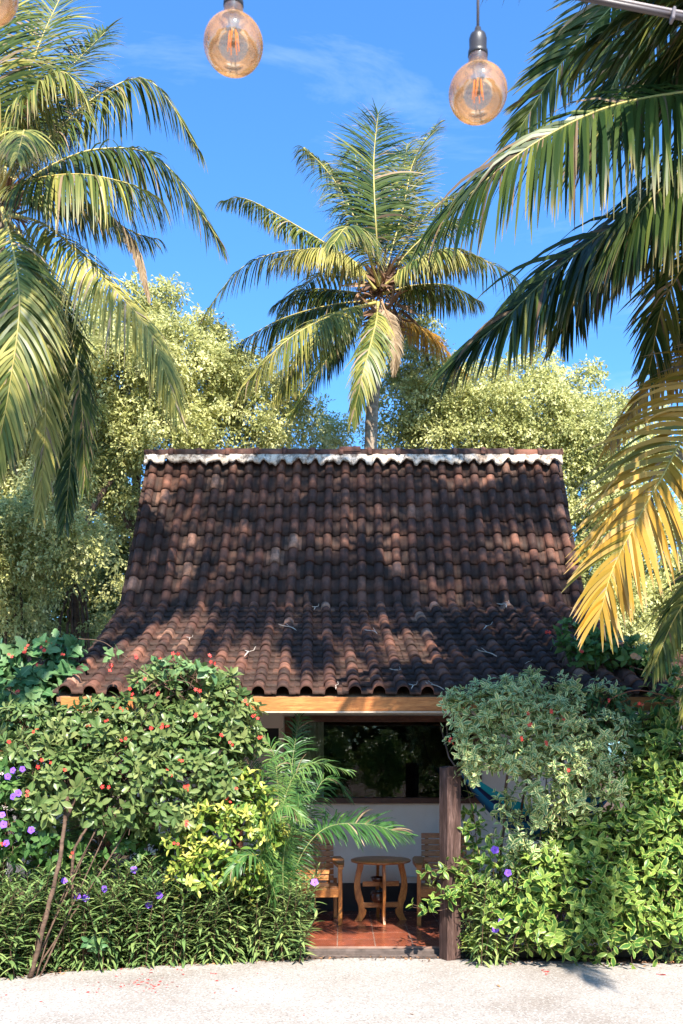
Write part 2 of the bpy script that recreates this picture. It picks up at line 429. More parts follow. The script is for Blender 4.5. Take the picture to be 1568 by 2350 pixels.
# ridge: mortar band with scalloped lower edge, half-round ridge tiles with collars
g = Geo(); K = 420
xx = np.linspace(-2.665, 2.985, K); pit = (2.98 + 2.66) / 26
ph = ((xx + 2.66) / pit) % 1
low = -.155 + .036 * np.where((ph > .2) & (ph < .82), np.sqrt(np.clip(1 - ((ph - .51) / .31) ** 2, 0, 1)), 0) + .012 * np.sin(xx * 31) + .01 * np.sin(xx * 53 + 1) - .02 * (np.abs(np.sin(xx * 11)) > .93) + np.interp(xx, np.linspace(-2.7, 3, 90), np.random.default_rng(2).normal(0, .013, 90))
hy = np.where((ph > .2) & (ph < .82), np.sqrt(np.clip(1 - ((ph - .51) / .31) ** 2, 0, 1)), 0)
top = RZ_ + .085
sl = (RY - BY) / (RZ_ - BZ)
rows = []
for s in (0, .35, .7, 1.0, 1.06):
    z = top + (low + .0) * s
    y = RY - .10 - (top - z) * sl * 1.0 - hy * .03 * min(s, 1) + (.04 if s > 1 else 0)
    rows.append(np.stack([xx, y + 0 * xx, z], -1))
v = np.vstack([*rows, np.stack([xx, 0 * xx + RY + .05, 0 * xx + top], -1)])
order = [5, 0, 1, 2, 3, 4]
f = [[order[r] * K + i, order[r] * K + i + 1, order[r + 1] * K + i + 1, order[r + 1] * K + i] for r in range(5) for i in range(K - 1)]
g.add(v, f); part(g, 'ridge_mortar', M['mortar'], cot)
g = Geo(); r = np.random.default_rng(8)
x = -2.68; k = 0
while x < 2.98:
    L = .385; a = np.linspace(-.15, math.pi + .15, 11)
    zc = top - .015 + r.normal(0, .004); rad = .10
    for (u0, u1, rr) in ((x, x + L, rad), (x + L - .05, x + L + .012, rad + .018)):
        u1 = min(u1, 3.0); u0 = min(u0, 2.99)
        ring = lambda u, q: np.stack([0 * a + u, RY - .02 - np.cos(a) * q, zc + np.sin(a) * q * .85], -1)
        v = np.vstack([ring(u0, rr - .02), ring(u0, rr), ring(u1, rr), ring(u1, rr - .02)])
        g.add(v, [[p * 11 + i, p * 11 + i + 1, (p + 1) * 11 + i + 1, (p + 1) * 11 + i] for p in range(3) for i in range(10)], np.full((44, 2), .5), float(np.clip(r.normal(.45, .18), 0, 1)))
    x += L; k += 1
# one tile lies on top of the others near the middle
a = np.linspace(-.1, math.pi + .1, 11)
v = np.vstack([np.stack([0 * a + u, RY - .02 - np.cos(a) * q, top + .02 + np.sin(a) * q * .8], -1) for u, q in ((-.03, .08), (-.03, .1), (.26, .105), (.26, .08))])
g.add(v, [[p * 11 + i, p * 11 + i + 1, (p + 1) * 11 + i + 1, (p + 1) * 11 + i] for p in range(3) for i in range(10)], np.full((44, 2), .5), .5)
part(g, 'ridge_tiles', M['tile'], cot)
# eave beam with a thin lighter lip below
BZ0, BZ1 = CAMZ + (HZ - 1633) / FP * 9.2, CAMZ + (HZ - 1601) / FP * 9.2
g = Geo(); g.box((.255, 9.125, (BZ0 + BZ1) / 2), (5.84, .06, BZ1 - BZ0)); part(g, 'eave_beam', M['beam'], cot, smooth=False, bevel=.004)
g = Geo(); g.box((.255, 9.13, BZ0 - .009), (5.80, .09, .014)); part(g, 'beam_lip', plain('pale_lip', (.5, .4, .3), .7), cot, smooth=False)
for x in (-2.6, 3.05):
    g = Geo(); g.box((x, 10.7, 2.22), (.06, 2.9, .1), None); part(g, 'side_beam', M['brown'], cot, smooth=False)
# porch posts
for px in (243, 545, 1325, 1540):
    g = Geo(); c = P(px, 1800, 9.55); g.box((c[0], 9.55, 1.2), (.11, .11, 2.26)); part(g, 'porch_post', M['brown'], cot, smooth=False, bevel=.006)
# walls: front wall with a wide window opening and a small one
WY = 11.1; WT = .14
def xw(px): return (px - CX) / FP * WY
def zw(py): return CAMZ + (HZ - py) / FP * WY
wx0, wx1, wz0, wz1 = xw(655), xw(1105), zw(1843), 2.32
sx0, sx1, sz0, sz1 = xw(592), xw(640), zw(1719), zw(1671)
X0, X1, TOP = -2.45, 2.9, 2.75
g = Geo()
def wallrect(x0, x1, z0, z1): g.box(((x0 + x1) / 2, WY + WT / 2, (z0 + z1) / 2), (x1 - x0, WT, z1 - z0))
wallrect(X0, sx0, FL, TOP); wallrect(sx0, sx1, FL, sz0); wallrect(sx0, sx1, sz1, TOP); wallrect(sx1, wx0, FL, TOP)
wallrect(wx0, wx1, FL, wz0); wallrect(wx0, wx1, wz1, TOP); wallrect(wx1, X1, FL, TOP)

for sx in (X0 + .07, X1 - .07):
    for y0_, y1_ in zip(np.linspace(11.24, 15.9, 15)[:-1], np.linspace(11.24, 15.9, 15)[1:]):
        zt = min(float(np.interp(y, [EY, BY, RY, 16.2], [EZ, BZ, RZ_, 2.5])) for y in (y0_, y1_)) - .14
        g.box((sx, (y0_ + y1_) / 2, zt / 2), (.13, y1_ - y0_, zt))
g.box(((X0 + X1) / 2, 16, 1.3), (X1 - X0 - .02, .13, 2.5))
part(g, 'wall', M['wall'], cot, smooth=False)
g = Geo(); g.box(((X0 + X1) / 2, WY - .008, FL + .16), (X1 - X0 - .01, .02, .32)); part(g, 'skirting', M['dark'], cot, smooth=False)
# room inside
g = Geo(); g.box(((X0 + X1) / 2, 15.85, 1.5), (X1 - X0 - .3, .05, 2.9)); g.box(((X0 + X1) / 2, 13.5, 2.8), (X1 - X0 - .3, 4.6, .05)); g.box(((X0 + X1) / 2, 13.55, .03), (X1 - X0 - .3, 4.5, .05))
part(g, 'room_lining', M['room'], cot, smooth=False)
win = None
g = Geo(); g.box(((wx0 + wx1) / 2, WY - .012, wz0 + .03), (wx1 - wx0 + .1, .09, .065)); win = part(g, 'window', M['brown'], cot, smooth=False, bevel=.005)
win['label'] = 'wide dark window with a brown sill'
g = Geo(); g.box((wx0 + .04, WY + .01, (wz0 + wz1) / 2 + .02), (.09, .08, wz1 - wz0 - .05)); g.box((wx1 - .045, WY + .01, (wz0 + wz1) / 2 + .02), (.09, .08, wz1 - wz0 - .05)); g.box(((wx0 + wx1) / 2, WY + .01, wz1 - .03), (wx1 - wx0 - .2, .08, .07))
part(g, 'frame', M['brown'], win, smooth=False)
g = Geo(); g.box(((wx0 + wx1) / 2, WY + .05, (wz0 + wz1) / 2), (wx1 - wx0 - .1, .006, wz1 - wz0 - .05)); part(g, 'pane', M['pane'], win, smooth=False)
g = Geo(); K = 40; cx = np.linspace(xw(678), xw(743), K)
for k_, z in enumerate(np.linspace(wz0 + .05, wz1, 12)):
    pass
zz = np.linspace(wz0 + .05, wz1 - .02, 12)
v = [[x, WY + .10 + .02 * math.sin(i * .95) * (1 + .2 * math.sin(z * 4)), z] for i, x in enumerate(cx) for z in zz]
g.add(v, [[i * 12 + j, (i + 1) * 12 + j, (i + 1) * 12 + j + 1, i * 12 + j + 1] for i in range(K - 1) for j in range(11)])
part(g, 'curtain', M['curtain'], win)
g = Geo(); g.box(((sx0 + sx1) / 2, WY + .06, (sz0 + sz1) / 2), (sx1 - sx0, .02, sz1 - sz0)); part(g, 'small_window', M['dark'], cot, smooth=False)
# white electric strip and small pipe near the table
g = Geo(); g.box((xw(965), WY - .012, zw(2011)), (.36, .02, .012)); part(g, 'wall_trim', plain('white_trim', (.6, .58, .55), .5), cot, smooth=False)
# porch floor and its worn step
g = Geo(); g.box((.22, 10.06, FL - .04), (5.1, 2.08, .08)); part(g, 'porch_floor', M['floor'], cot, smooth=False, loc=(-.04, 9.02, 0))
g = Geo(); g.box((.22, 8.99, FL - .055), (5.16, .06, .075)); g.box((.3, 8.94, -.01), (1.9, .10, .05)); part(g, 'porch_step', M['step'], cot, smooth=False, bevel=.01)

# neighbouring cottages, mostly out of the frame
def neighbour(x0, x1, y0, label):
    r_ = empty('neighbour_cottage', ((x0 + x1) / 2, y0 + 2, 0), label, 'house')
    pr = np.array([(y0 + 2.2 * (1 - t), 2.45 + 1.0 * (1 - t)) for t in np.linspace(0, 1, 10)])
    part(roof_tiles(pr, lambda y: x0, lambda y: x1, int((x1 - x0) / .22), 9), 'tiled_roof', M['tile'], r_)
    g = Geo(); g.box(((x0 + x1) / 2, y0 + 2.2, 1.2), (x1 - x0 - .5, 3.2, 2.4)); g.box(((x0 + x1) / 2, y0 + 3.2, 2.9), (x1 - x0 - .5, 1.9, 1.0)); part(g, 'wall', M['wall'], r_, smooth=False)
    g = Geo(); g.box(((x0 + x1) / 2, y0 + .08, 2.36), (x1 - x0 - .1, .06, .12)); part(g, 'eave_beam', M['beam'], r_, smooth=False)
    g = Geo(); g.box(((x0 + x1) / 2 , y0 + .585, 1.1), (.9, .04, 2.1)); part(g, 'door', M['brown'], r_, smooth=False)
    return r_
neighbour(-9.4, -4.55, 13.2, 'neighbouring cottage with a low tiled roof at the far left edge')
neighbour(4.72, 9.6, 13.0, 'neighbouring white walled cottage at the far right edge')

# ------------------------------------------------------------------ gate post
def rough_post(name, px, ytop, d, w, dp, rot, label):
    base = P(px, 1733, d); ztop = CAMZ + (HZ - ytop) / FP * d
    g = Geo(); Mx = np.array(Matrix.Rotation(rot, 3, 'Z')); n = 26; r = np.random.default_rng(4)
    prof = []
    corner = [(-w / 2, -dp / 2), (-.1 * w, -dp / 2 - .006), (w * .2, -dp / 2 + .002), (w / 2, -dp / 2), (w / 2 + .006, 0), (w / 2, dp / 2), (0, dp / 2), (-w / 2, dp / 2), (-w / 2 - .003, 0)]
    K = len(corner); ph = r.uniform(0, 6, K); v = []
    for i in range(n + 2):
        t = min(max(i - 1, 0), n - 1) / (n - 1); s = .02 if i in (0, n + 1) else 1
        for k, (x, y) in enumerate(corner):
            q = 1 + .02 * math.sin(t * 9 + ph[k]) + r.normal(0, .006)
            p = Mx @ np.array([x * q * s, y * q * s, 0]); v.append([base[0] + p[0], base[1] + p[1], -.1 + (ztop + .1) * t + (.012 * math.sin(k * 1.3) if i >= n else 0)])
    g.add(v, [[i * K + k, i * K + (k + 1) % K, (i + 1) * K + (k + 1) % K, (i + 1) * K + k] for i in range(n + 1) for k in range(K)])
    o = g.build(name, M['post'], smooth=False, loc=(base[0], base[1], 0)); return tag(o, label, 'post')
rough_post('wooden_post', 1033, 1761, 8.80, .145, .13, R(27), 'weathered dark timber post standing at the gap in the hedge')

# ------------------------------------------------------------------ furniture
def make_chair():
    r_ = empty('armchair', (0, 0, 0), '', 'chair')
    def pt(g, nm, m='teakv', b=.004): return g.build(nm, M[m], r_, smooth=False, bevel=b)
    Wd = .29
    for s in (-1, 1):
        g = Geo(); g.box((s * Wd, -.24, .31), (.042, .075, .62)); pt(g, 'leg')
        g = Geo(); g.box((s * Wd * .93, .26, .215), (.04, .06, .44), Matrix.Rotation(R(-8), 3, 'X')); pt(g, 'leg')
        g = Geo()   # arm with a rounded front end
        n = 14; v = []
        for i in range(n):
            t = i / (n - 1); y = -.32 + .60 * t; w = .045 + .02 * math.sin(math.pi * min(1, (1 - t) * 1.3)) if i > 1 else (.02 if i == 0 else .04)
            z = .635 + .02 * t - (.015 if i == 0 else 0); h = .016 if i == 0 else .022
            v += [[s * Wd + q * w, y, z + e * h / 1] for q, e in ((-1, -1), (1, -1), (1, 1), (-1, 1))]
        f = [[4 * i + k, 4 * i + (k + 1) % 4, 4 * i + 4 + (k + 1) % 4, 4 * i + 4 + k] for i in range(n - 1) for k in range(4)] + [[0, 1, 2, 3], [4 * n - 4, 4 * n - 3, 4 * n - 2, 4 * n - 1]]
        g.add(v, f); pt(g, 'arm', 'teak', .008)
        g = Geo(); g.box((s * Wd * .92, .02, .345), (.03, .5, .06)); pt(g, 'side_rail', 'teak')
    g = Geo(); rot = Matrix.Rotation(R(-11), 3, 'X')
    for k in range(8):
        z = .055 + k * .067; p = rot @ Vector((0, 0, z)); g.box((0, .19 + p.y * 1.0, .39 + p.z), (.50, .018, .056), rot, tint=random.random())
    for s in (-1, 1):
        p = rot @ Vector((0, .022, .27)); g.box((s * .19, .19 + p.y, .36 + p.z), (.04, .022, .6), rot)
    pt(g, 'backrest', 'teak', .003)
    g = Geo()
    for k in range(6): g.box((0, -.225 + k * .083, .40 - k * .004), (.53, .068, .018))
    pt(g, 'seat', 'teak', .003)
    g = Geo(); g.box((0, -.262, .345), (.545, .022, .095)); pt(g, 'apron', 'teak', .003)
    g = Geo(); g.box((0, .24, .3), (.5, .022, .06)); pt(g, 'rear_rail', 'teak', .003)
    return r_
ch = make_chair()
c = P(716, 0, 10.38); ch.location = (c[0], 10.38, FL); ch.rotation_euler.z = R(4)
ch['label'] = 'slatted wooden armchair left of the round table'; ch['group'] = 'wooden armchairs on the porch'
ch2 = copy_tree(ch); c = P(1022, 0, 10.38); ch2.location = (c[0], 10.38, FL); ch2.rotation_euler.z = R(-3)
ch2['label'] = 'slatted wooden armchair right of the table, half hidden by the post'

TY = 10.45; tc_ = P(874, 0, TY)
tab = empty('round_table', (tc_[0], TY, FL), 'small round wooden table with wavy legs on the red tiled porch', 'table')
TZ = .665
g = Geo(); a = np.linspace(0, 2 * math.pi, 65)[:-1]
rows = []
for rr, z in ((.001, TZ - .03), (.30, TZ - .03), (.322, TZ - .024), (.328, TZ - .012), (.322, TZ), (.31, TZ + .004), (.001, TZ + .004)):
    rows.append(np.stack([np.cos(a) * rr, np.sin(a) * rr, 0 * a + z], -1))
v = np.vstack(rows) + np.array([tc_[0], TY, FL]); f = [[k * 64 + i, k * 64 + (i + 1) % 64, (k + 1) * 64 + (i + 1) % 64, (k + 1) * 64 + i] for k in range(6) for i in range(64)]
g.add(v, f); part(g, 'tabletop', M['teak'], tab)
for q in range(4):
    an = R(-84 + 90 * q); dx, dy = math.cos(an), math.sin(an); g = Geo(); v = []
    n = 18
    for i in range(n):
        t = i / (n - 1); z = t * (TZ - .03)
        ro = .265 + .028 * math.sin(math.pi * min(1, max(0, (t - .28) / .62))) ** 1.2 - .022 * math.sin(math.pi * min(1, t / .36)) + .02 * max(0, 1 - t / .1) - .012 * max(0, (t - .85) / .15)
        ri = ro - .075 - .012 * math.sin(math.pi * t * 2)
        ri = max(ri, .19) if t > .2 else ri
        for rr, s in ((ri, -1), (ro, -1), (ro, 1), (ri, 1)):
            v.append([tc_[0] + dx * rr - dy * s * .015, TY + dy * rr + dx * s * .015, FL + z])
    f = [[4 * i + k, 4 * i + (k + 1) % 4, 4 * i + 4 + (k + 1) % 4, 4 * i + 4 + k] for i in range(n - 1) for k in range(4)] + [[0, 1, 2, 3], [4 * n - 4, 4 * n - 3, 4 * n - 2, 4 * n - 1]]
    g.add(v, f); part(g, 'leg', M['teakv'], tab, smooth=False, bevel=.003)
for z in (.40, .17):
    g = Geo()
    for k, an in enumerate((R(6), R(96))):
        g.box((tc_[0], TY, FL + z - k * .001), (.40, .03, .055 - .003 * k), Matrix.Rotation(an, 3, 'Z'))
    part(g, 'stretcher', M['teak'], tab, smooth=False, bevel=.003)
def bowl(name, c, prof, label, cat, m='rust'):
    g = Geo(); g.lathe(prof, c, 24); o = g.build(name, M[m], loc=c); return tag(o, label, cat)
bowl('ashtray', (tc_[0] - .03, TY - .03, FL + .43), [(.001, 0), (.06, 0), (.085, .045), (.075, .045), (.055, .012), (.001, .012)], 'dark glossy ashtray on the upper crosspiece of the table', 'ashtray')
bowl('coconut_shell', (tc_[0] - .03, TY - .04, FL + .2), [(.001, 0), (.05, .004), (.085, .04), (.09, .08), (.07, .125), (.06, .12), (.078, .08), (.07, .04), (.001, .02)], 'brown carved coconut shell on the lower crosspiece of the table', 'bowl')
c = ch2.location
bowl('clay_bowl', (c[0] - .06, c[1] - .05, FL + .412), [(.001, 0), (.06, 0), (.10, .05), (.09, .05), (.055, .012), (.001, .012)], 'dark round bowl lying on the seat of the right armchair', 'bowl')

# hammock ------------------------------------------------------------------
def hammock():
    r_ = empty('hammock', (1.6, 9.9, 0), 'teal and navy cloth hammock hanging behind the right shrubs', 'hammock')
    A = P(1058, 1778, 9.9); B = P(1400, 1830, 9.8); n = 40; m_ = 17
    S = np.linspace(0, 1, n); v = []; uv = []; mid = .55
    for s in S:
        c = A * (1 - s) + B * s; c = c - np.array([0, 0, mid * 4 * s * (1 - s)])
        w = .05 + .32 * math.sin(math.pi * s) ** .7
        for k in range(m_):
            q = k / (m_ - 1) * 2 - 1
            v.append(c + np.array([0, q * w, abs(q) ** 1.6 * w * .9 + .012 * math.sin(k * 2.2 + s * 3)])); uv.append([k / (m_ - 1), s])
    g = Geo(); g.add(v, [[i * m_ + k, i * m_ + k + 1, (i + 1) * m_ + k + 1, (i + 1) * m_ + k] for i in range(n - 1) for k in range(m_ - 1)], uv)
    m, nt, out = newmat('hammock_cloth')
    u_ = nt.nodes.new('ShaderNodeUVMap'); sp = nt.nodes.new('ShaderNodeSeparateXYZ'); nt.links.new(u_.outputs[0], sp.inputs[0])
    c_ = ramp(nt, sp.outputs[0], [(0, (.01, .28, .33)), (.09, (.01, .28, .33)), (.1, (.006, .012, .05)), (.2, (.008, .02, .08)), (.21, (.01, .16, .3)), (.5, (.006, .012, .05)), (.8, (.01, .2, .3)), (1, (.01, .28, .33))])
    principled(nt, out, c_, .8, .2)
    part(g, 'cloth', m, r_)
    g = Geo(); g.tube([A, A + (P(1325, 1700, 9.55) - A) * 0 + np.array([-.12, .02, .18]), A + np.array([-.2, .1, .5])], .008, 6); part(g, 'rope', M['cable'], r_); g = Geo()
    g.tube([B, B + np.array([.25, 0, .3]), P(1540, 1690, 9.6)], .008, 6); part(g, 'rope', M['cable'], r_)
hammock()

# ------------------------------------------------------------------ pendant bulbs and rail
def make_bulb():
    r_ = empty('pendant_bulb', (0, 0, 0), '', 'light bulb')
    g = Geo(); rad = .0615; th = np.linspace(0, math.pi * .86, 26)
    prof = [(max(1e-4, rad * math.sin(t)), -rad * .9 * math.cos(t)) for t in th]
    z0 = prof[-1][1]; prof += [(.0235, z0 + .007), (.0205, z0 + .016), (.0195, z0 + .026)]
    g.lathe(prof, (0, 0, 0), 40); g.build('glass_globe', M['amber'], r_)
    top = prof[-1][1]
    g = Geo(); g.lathe([(.0001, top), (.019, top), (.021, top + .003), (.0205, top + .012), (.018, top + .013), (.0185, top + .038), (.016, top + .046), (.008, top + .052), (.006, top + .062), (.0001, top + .063)], (0, 0, 0), 24)
    g.build('socket', M['black'], r_)
    g = Geo(); g.tube([(0, 0, top + .06), (.002, 0, top + .2), (-.004, 0, top + .4), (0, 0, top + .75)], .0032, 8); g.build('cable', M['cable'], r_)
    g = Geo(); g.lathe([(.0001, -.005), (.004, -.004), (.006, .02), (.005, .035), (.011, top - .002), (.0001, top)], (0, 0, 0), 12); g.build('glass_stem', M['clearneck'], r_)
    g = Geo()
    for k in range(6):
        a = k / 6 * 6.283; g.tube([(.012 * math.cos(a), .012 * math.sin(a), -.014), (.0075 * math.cos(a + .3), .0075 * math.sin(a + .3), .026)], .0012, 6)
    g.build('filament', M['fil'], r_)
    return r_
bb = make_bulb()
spots = [(536, 102, 1.98, 'large amber globe bulb hanging left of centre against open sky'), (1097, 214, 2.02, 'large amber globe bulb on its black socket in front of the palm fronds'), (-28, -16, 2.0, 'amber globe bulb cut off by the top left corner')]
for i, (x, y, d, lab) in enumerate(spots):
    o = bb if i == 0 else copy_tree(bb)
    o.location = P(x, y, d); o['label'] = lab; o['group'] = 'amber globe bulbs on hanging cables'; o.rotation_euler.z = i * 1.1
# rail
r_ = empty('pergola_rail', P(1500, 22, 2.2), 'slim grey twin rail crossing the top right corner', 'rail')
A = P(1250, -22, 2.1); B = P(1760, 78, 2.3)
g = Geo(); g.tube([A, B], .0065, 12); part(g, 'rail_tube', plain('painted_steel', (.07, .055, .055), .45, .5, .15), r_)
g = Geo(); g.tube([A + np.array([0, 0, .0105]), B + np.array([0, 0, .0115])], .0038, 12); part(g, 'upper_tube', plain('pale_steel', (.38, .32, .30), .4, .5, .15), r_)
g = Geo(); c = P(1544, 35, 2.2); g.box(c, (.008, .022, .03), Matrix.Rotation(R(8), 3, 'Y')); part(g, 'clamp', M['cable'], r_, smooth=False, bevel=.004)
# ------------------------------------------------------------------ foliage materials
M['frond'] = leaf_mat('palm_leaf', (.018, .04, .010), (.085, .115, .022), (.42, .36, .09), .22, .38, spec=.22, dry=((.34, .25, .11), .8))
M['frond_y'] = leaf_mat('yellowing_palm_leaf', (.13, .15, .02), (.46, .25, .025), (.66, .40, .08), .25, .45, dry=((.52, .38, .22), .8))
M['frond_dead'] = leaf_mat('dead_palm_leaf', (.12, .075, .04), (.25, .17, .09), (.4, .3, .19), .15, .7)
M['rachis'] = plain('palm_rachis', (.42, .33, .09), .45, .4, .25, 3)
M['rachis_g'] = plain('green_rachis', (.24, .26, .09), .45, .4, .2, 3)
M['rachis_b'] = plain('brown_rachis', (.25, .15, .08), .6, .3, .3, 3)
M['fibre'] = leaf_mat('palm_fibre', (.06, .03, .018), (.17, .085, .045), (.38, .22, .12), .05, .8)
def trunk_mat(name, c1, c2):
    m, nt, out = newmat(name)
    n = noise(nt, 5, 7, .7, stretch=(1, 1, 3))
    c = ramp(nt, n, [(.3, c1), (.65, c2)])
    principled(nt, out, c, .9, .2, bump=n, bump_d=.02, bump_s=.7); return m
M['ptrunk'] = trunk_mat('palm_trunk', (.13, .085, .055), (.38, .30, .22))
M['bark'] = trunk_mat('bark', (.045, .028, .02), (.16, .10, .07))
M['ficus'] = leaf_mat('small_tree_leaf', (.15, .17, .045), (.48, .48, .17), (.80, .77, .38), .4, .45)
M['areca'] = leaf_mat('areca_leaf', (.03, .09, .025), (.065, .165, .04), (.19, .29, .07), .3, .38)
M['jatropha'] = leaf_mat('flowering_shrub_leaf', (.04, .085, .025), (.10, .165, .05), (.26, .29, .10), .25, .33, midrib=(.25, .28, .10), spec=.22)
M['gold'] = leaf_mat('golden_shrub_leaf', (.06, .14, .025), (.22, .30, .045), (.66, .58, .13), .3, .4, midrib=(.10, .2, .04))
M['ruellia'] = leaf_mat('narrow_border_leaf', (.05, .10, .035), (.13, .21, .065), (.30, .36, .12), .2, .4, spec=.22)
M['variegated'] = leaf_mat('white_margined_leaf', (.09, .19, .06), (.17, .30, .10), (.27, .42, .15), .25, .4, margin=((.80, .76, .34), .31))
M['croton'] = leaf_mat('yellow_margined_leaf', (.03, .09, .02), (.07, .165, .03), (.24, .33, .06), .28, .33, margin=((.38, .45, .11), .37), spec=.22)
M['green'] = leaf_mat('deep_green_leaf', (.04, .10, .025), (.085, .18, .045), (.19, .30, .08), .28, .35, midrib=(.16, .26, .09), spec=.22)
M['bluegreen'] = leaf_mat('blue_green_leaf', (.035, .10, .035), (.08, .18, .065), (.20, .30, .12), .28, .35, midrib=(.2, .32, .14), spec=.22)
M['stem_red'] = plain('reddish_stem', (.16, .06, .03), .6, .3)
M['stem'] = plain('brown_stem', (.12, .07, .045), .75, .2, .4, 12)
M['red'] = plain('red_petal', (.72, .05, .045), .5, .3, .2, 40, trans=.2)
M['violet'] = plain('violet_petal', (.26, .11, .72), .5, .3, .2, 40, trans=.25)
M['pollen'] = plain('flower_centre', (.5, .3, .04), .6)
M['deepviolet'] = plain('flower_throat', (.08, .01, .2), .6)
M['peach'] = plain('dry_orange_leaf', (.6, .28, .12), .6, .3, .3, 20, trans=.2)

# ------------------------------------------------------------------ fronds
def spline(pts, n):
    p = np.asarray(pts, float); p = np.vstack([2 * p[0] - p[1], p, 2 * p[-1] - p[-2]])
    out = []
    for i in range(1, len(p) - 2):
        t = np.linspace(0, 1, 40, endpoint=False)[:, None]
        a, b, c, d = p[i - 1], p[i], p[i + 1], p[i + 2]
        out.append(.5 * ((2 * b) + (-a + c) * t + (2 * a - 5 * b + 4 * c - d) * t ** 2 + (-a + 3 * b - 3 * c + d) * t ** 3))
    out = np.vstack(out + [p[-2:-1]])
    s = np.r_[0, np.cumsum(np.linalg.norm(np.diff(out, axis=0), axis=1))]
    q = np.linspace(0, s[-1], n)
    return np.stack([np.interp(q, s, out[:, k]) for k in range(3)], 1), s[-1]
def frond(name, pts, root, ll=.9, npair=75, droop=1.2, width=.04, face=(0, -.35, .9), vee=.22, start=.16, mat='frond', rmat='rachis', tone=.5, rr=.018, seg=6, tatter=.06, spread=1.0, dead=.035):
    """palm frond: a rachis through the points with leaflets that leave it on both sides and hang"""
    g = Geo(); path, L = spline(pts, 60)
    rad = np.linspace(rr, rr * .18, 60); rad[:8] *= np.linspace(1.9, 1, 8)
    g.tube(path, rad, 6, .5, 1)
    T_ = nrm(np.gradient(path, axis=0))
    npair = int(npair * 1.55); t = np.linspace(start, 1.0, npair); k = len(t); idx = t * 59
    C = np.stack([np.interp(idx, np.arange(60), path[:, j]) for j in range(3)], 1)
    T = nrm(np.stack([np.interp(idx, np.arange(60), T_[:, j]) for j in range(3)], 1))
    F = np.broadcast_to(np.array(face, float), T.shape)
    Nn = nrm(F - (F * T).sum(1, keepdims=True) * T); S = np.cross(T, Nn)
    tt = (t - start) / (1 - start)
    prof = np.interp(tt, [0, .08, .3, .6, .85, 1], [.45, .75, 1, .92, .62, .38])
    for s in (-1, 1):
        al = np.interp(tt, [0, .5, 1], [1.30, 1.0, .45]) * spread + rng.normal(0, .07, k)
        d = nrm(T * np.cos(al)[:, None] + rng.normal(0, .05, (k, 3)) + s * S * np.sin(al)[:, None] + Nn * (vee + rng.normal(0, .10, k))[:, None])
        Lk = ll * prof * rng.uniform(.86, 1.08, k); broken = rng.random(k) < tatter
        Lk = np.where(broken, Lk * rng.uniform(.35, .9, k), Lk)
        dr = droop * 1.3 * rng.uniform(.6, 1.5, k) * np.where(broken, 1.8, 1)
        wv = nrm(T - (T * d).sum(1, keepdims=True) * d + rng.normal(0, .12, (k, 3)))
        pos = C.copy(); rows = []; q = np.linspace(0, 1, seg + 1); w = width * .8 * (.55 + .45 * prof) * np.where(broken, .6, 1)
        swing = rng.normal(0, .06, (k, 3))
        for i in range(seg + 1):
            wid = w * [0.5, .95, 1, .92, .75, .5, .06, .05][i if seg >= 6 else int(i * 6 / seg)] / 2
            if i == seg: wid = w * .03
            rows.append(np.stack([pos - wv * wid[:, None], pos + wv * wid[:, None]], 1))
            g_ = (q[i] + .15) * dr
            dd = nrm(d + np.array([0, 0, -1.]) * g_[:, None] + swing * q[i])
            pos = pos + dd * (Lk / seg)[:, None]
        v = np.stack(rows, 1)           # k, seg+1, 2, 3
        uv = np.stack(np.broadcast_arrays(np.array([0, 1.])[None, None], np.clip(q[None, :, None] * rng.uniform(.8, 1.05, k)[:, None, None], 0, 1)), -1)
        f = np.array([[2 * i, 2 * i + 1, 2 * i + 3, 2 * i + 2] for i in range(seg)])
        fa = (f[None] + (np.arange(k) * 2 * (seg + 1))[:, None, None]).reshape(-1, 4)
        tn = np.clip(rng.normal(tone, .17, k) + .1 * np.sin(tt * 20 + s), 0, 1)
        g.add(v.reshape(-1, 3), fa, uv.reshape(-1, 2), np.repeat(tn, seg), np.repeat(np.where((rng.random(k) < dead) | (broken & (rng.random(k) < .5)), 2, 0), seg))
    return part(g, name, [M[mat], M[rmat], M['frond_dead']], root)

def palm_trunk(root, pts, r0, r1, ring=.11):
    path, L = spline(pts, int(L_ := 0) or 160)
    n = 160; rad = np.linspace(r0, r1, n) * (1 + .04 * (((np.arange(n) * L / n / ring) % 1) - .5)) + rng.normal(0, .0015, n)
    g = Geo(); g.tube(path, rad, 14, .5); return part(g, 'trunk', M['ptrunk'], root)
def crown_fibre(root, c, n=150, size=.45, up=.3):
    c = np.asarray(c); d = nrm(rng.normal(size=(n, 3)) * np.array([1, 1, .8]) + np.array([0, 0, up]))
    L = rng.uniform(.3, 1, n) * size
    g = Geo(); g.inst(leaf_tpl(.12, 3, .2, .35, 'lance'), frames(d, rand_dirs(n), L), c + d * .06 + rng.normal(0, .09, (n, 3)), rng.random(n))
    return part(g, 'fibre', M['fibre'], root)

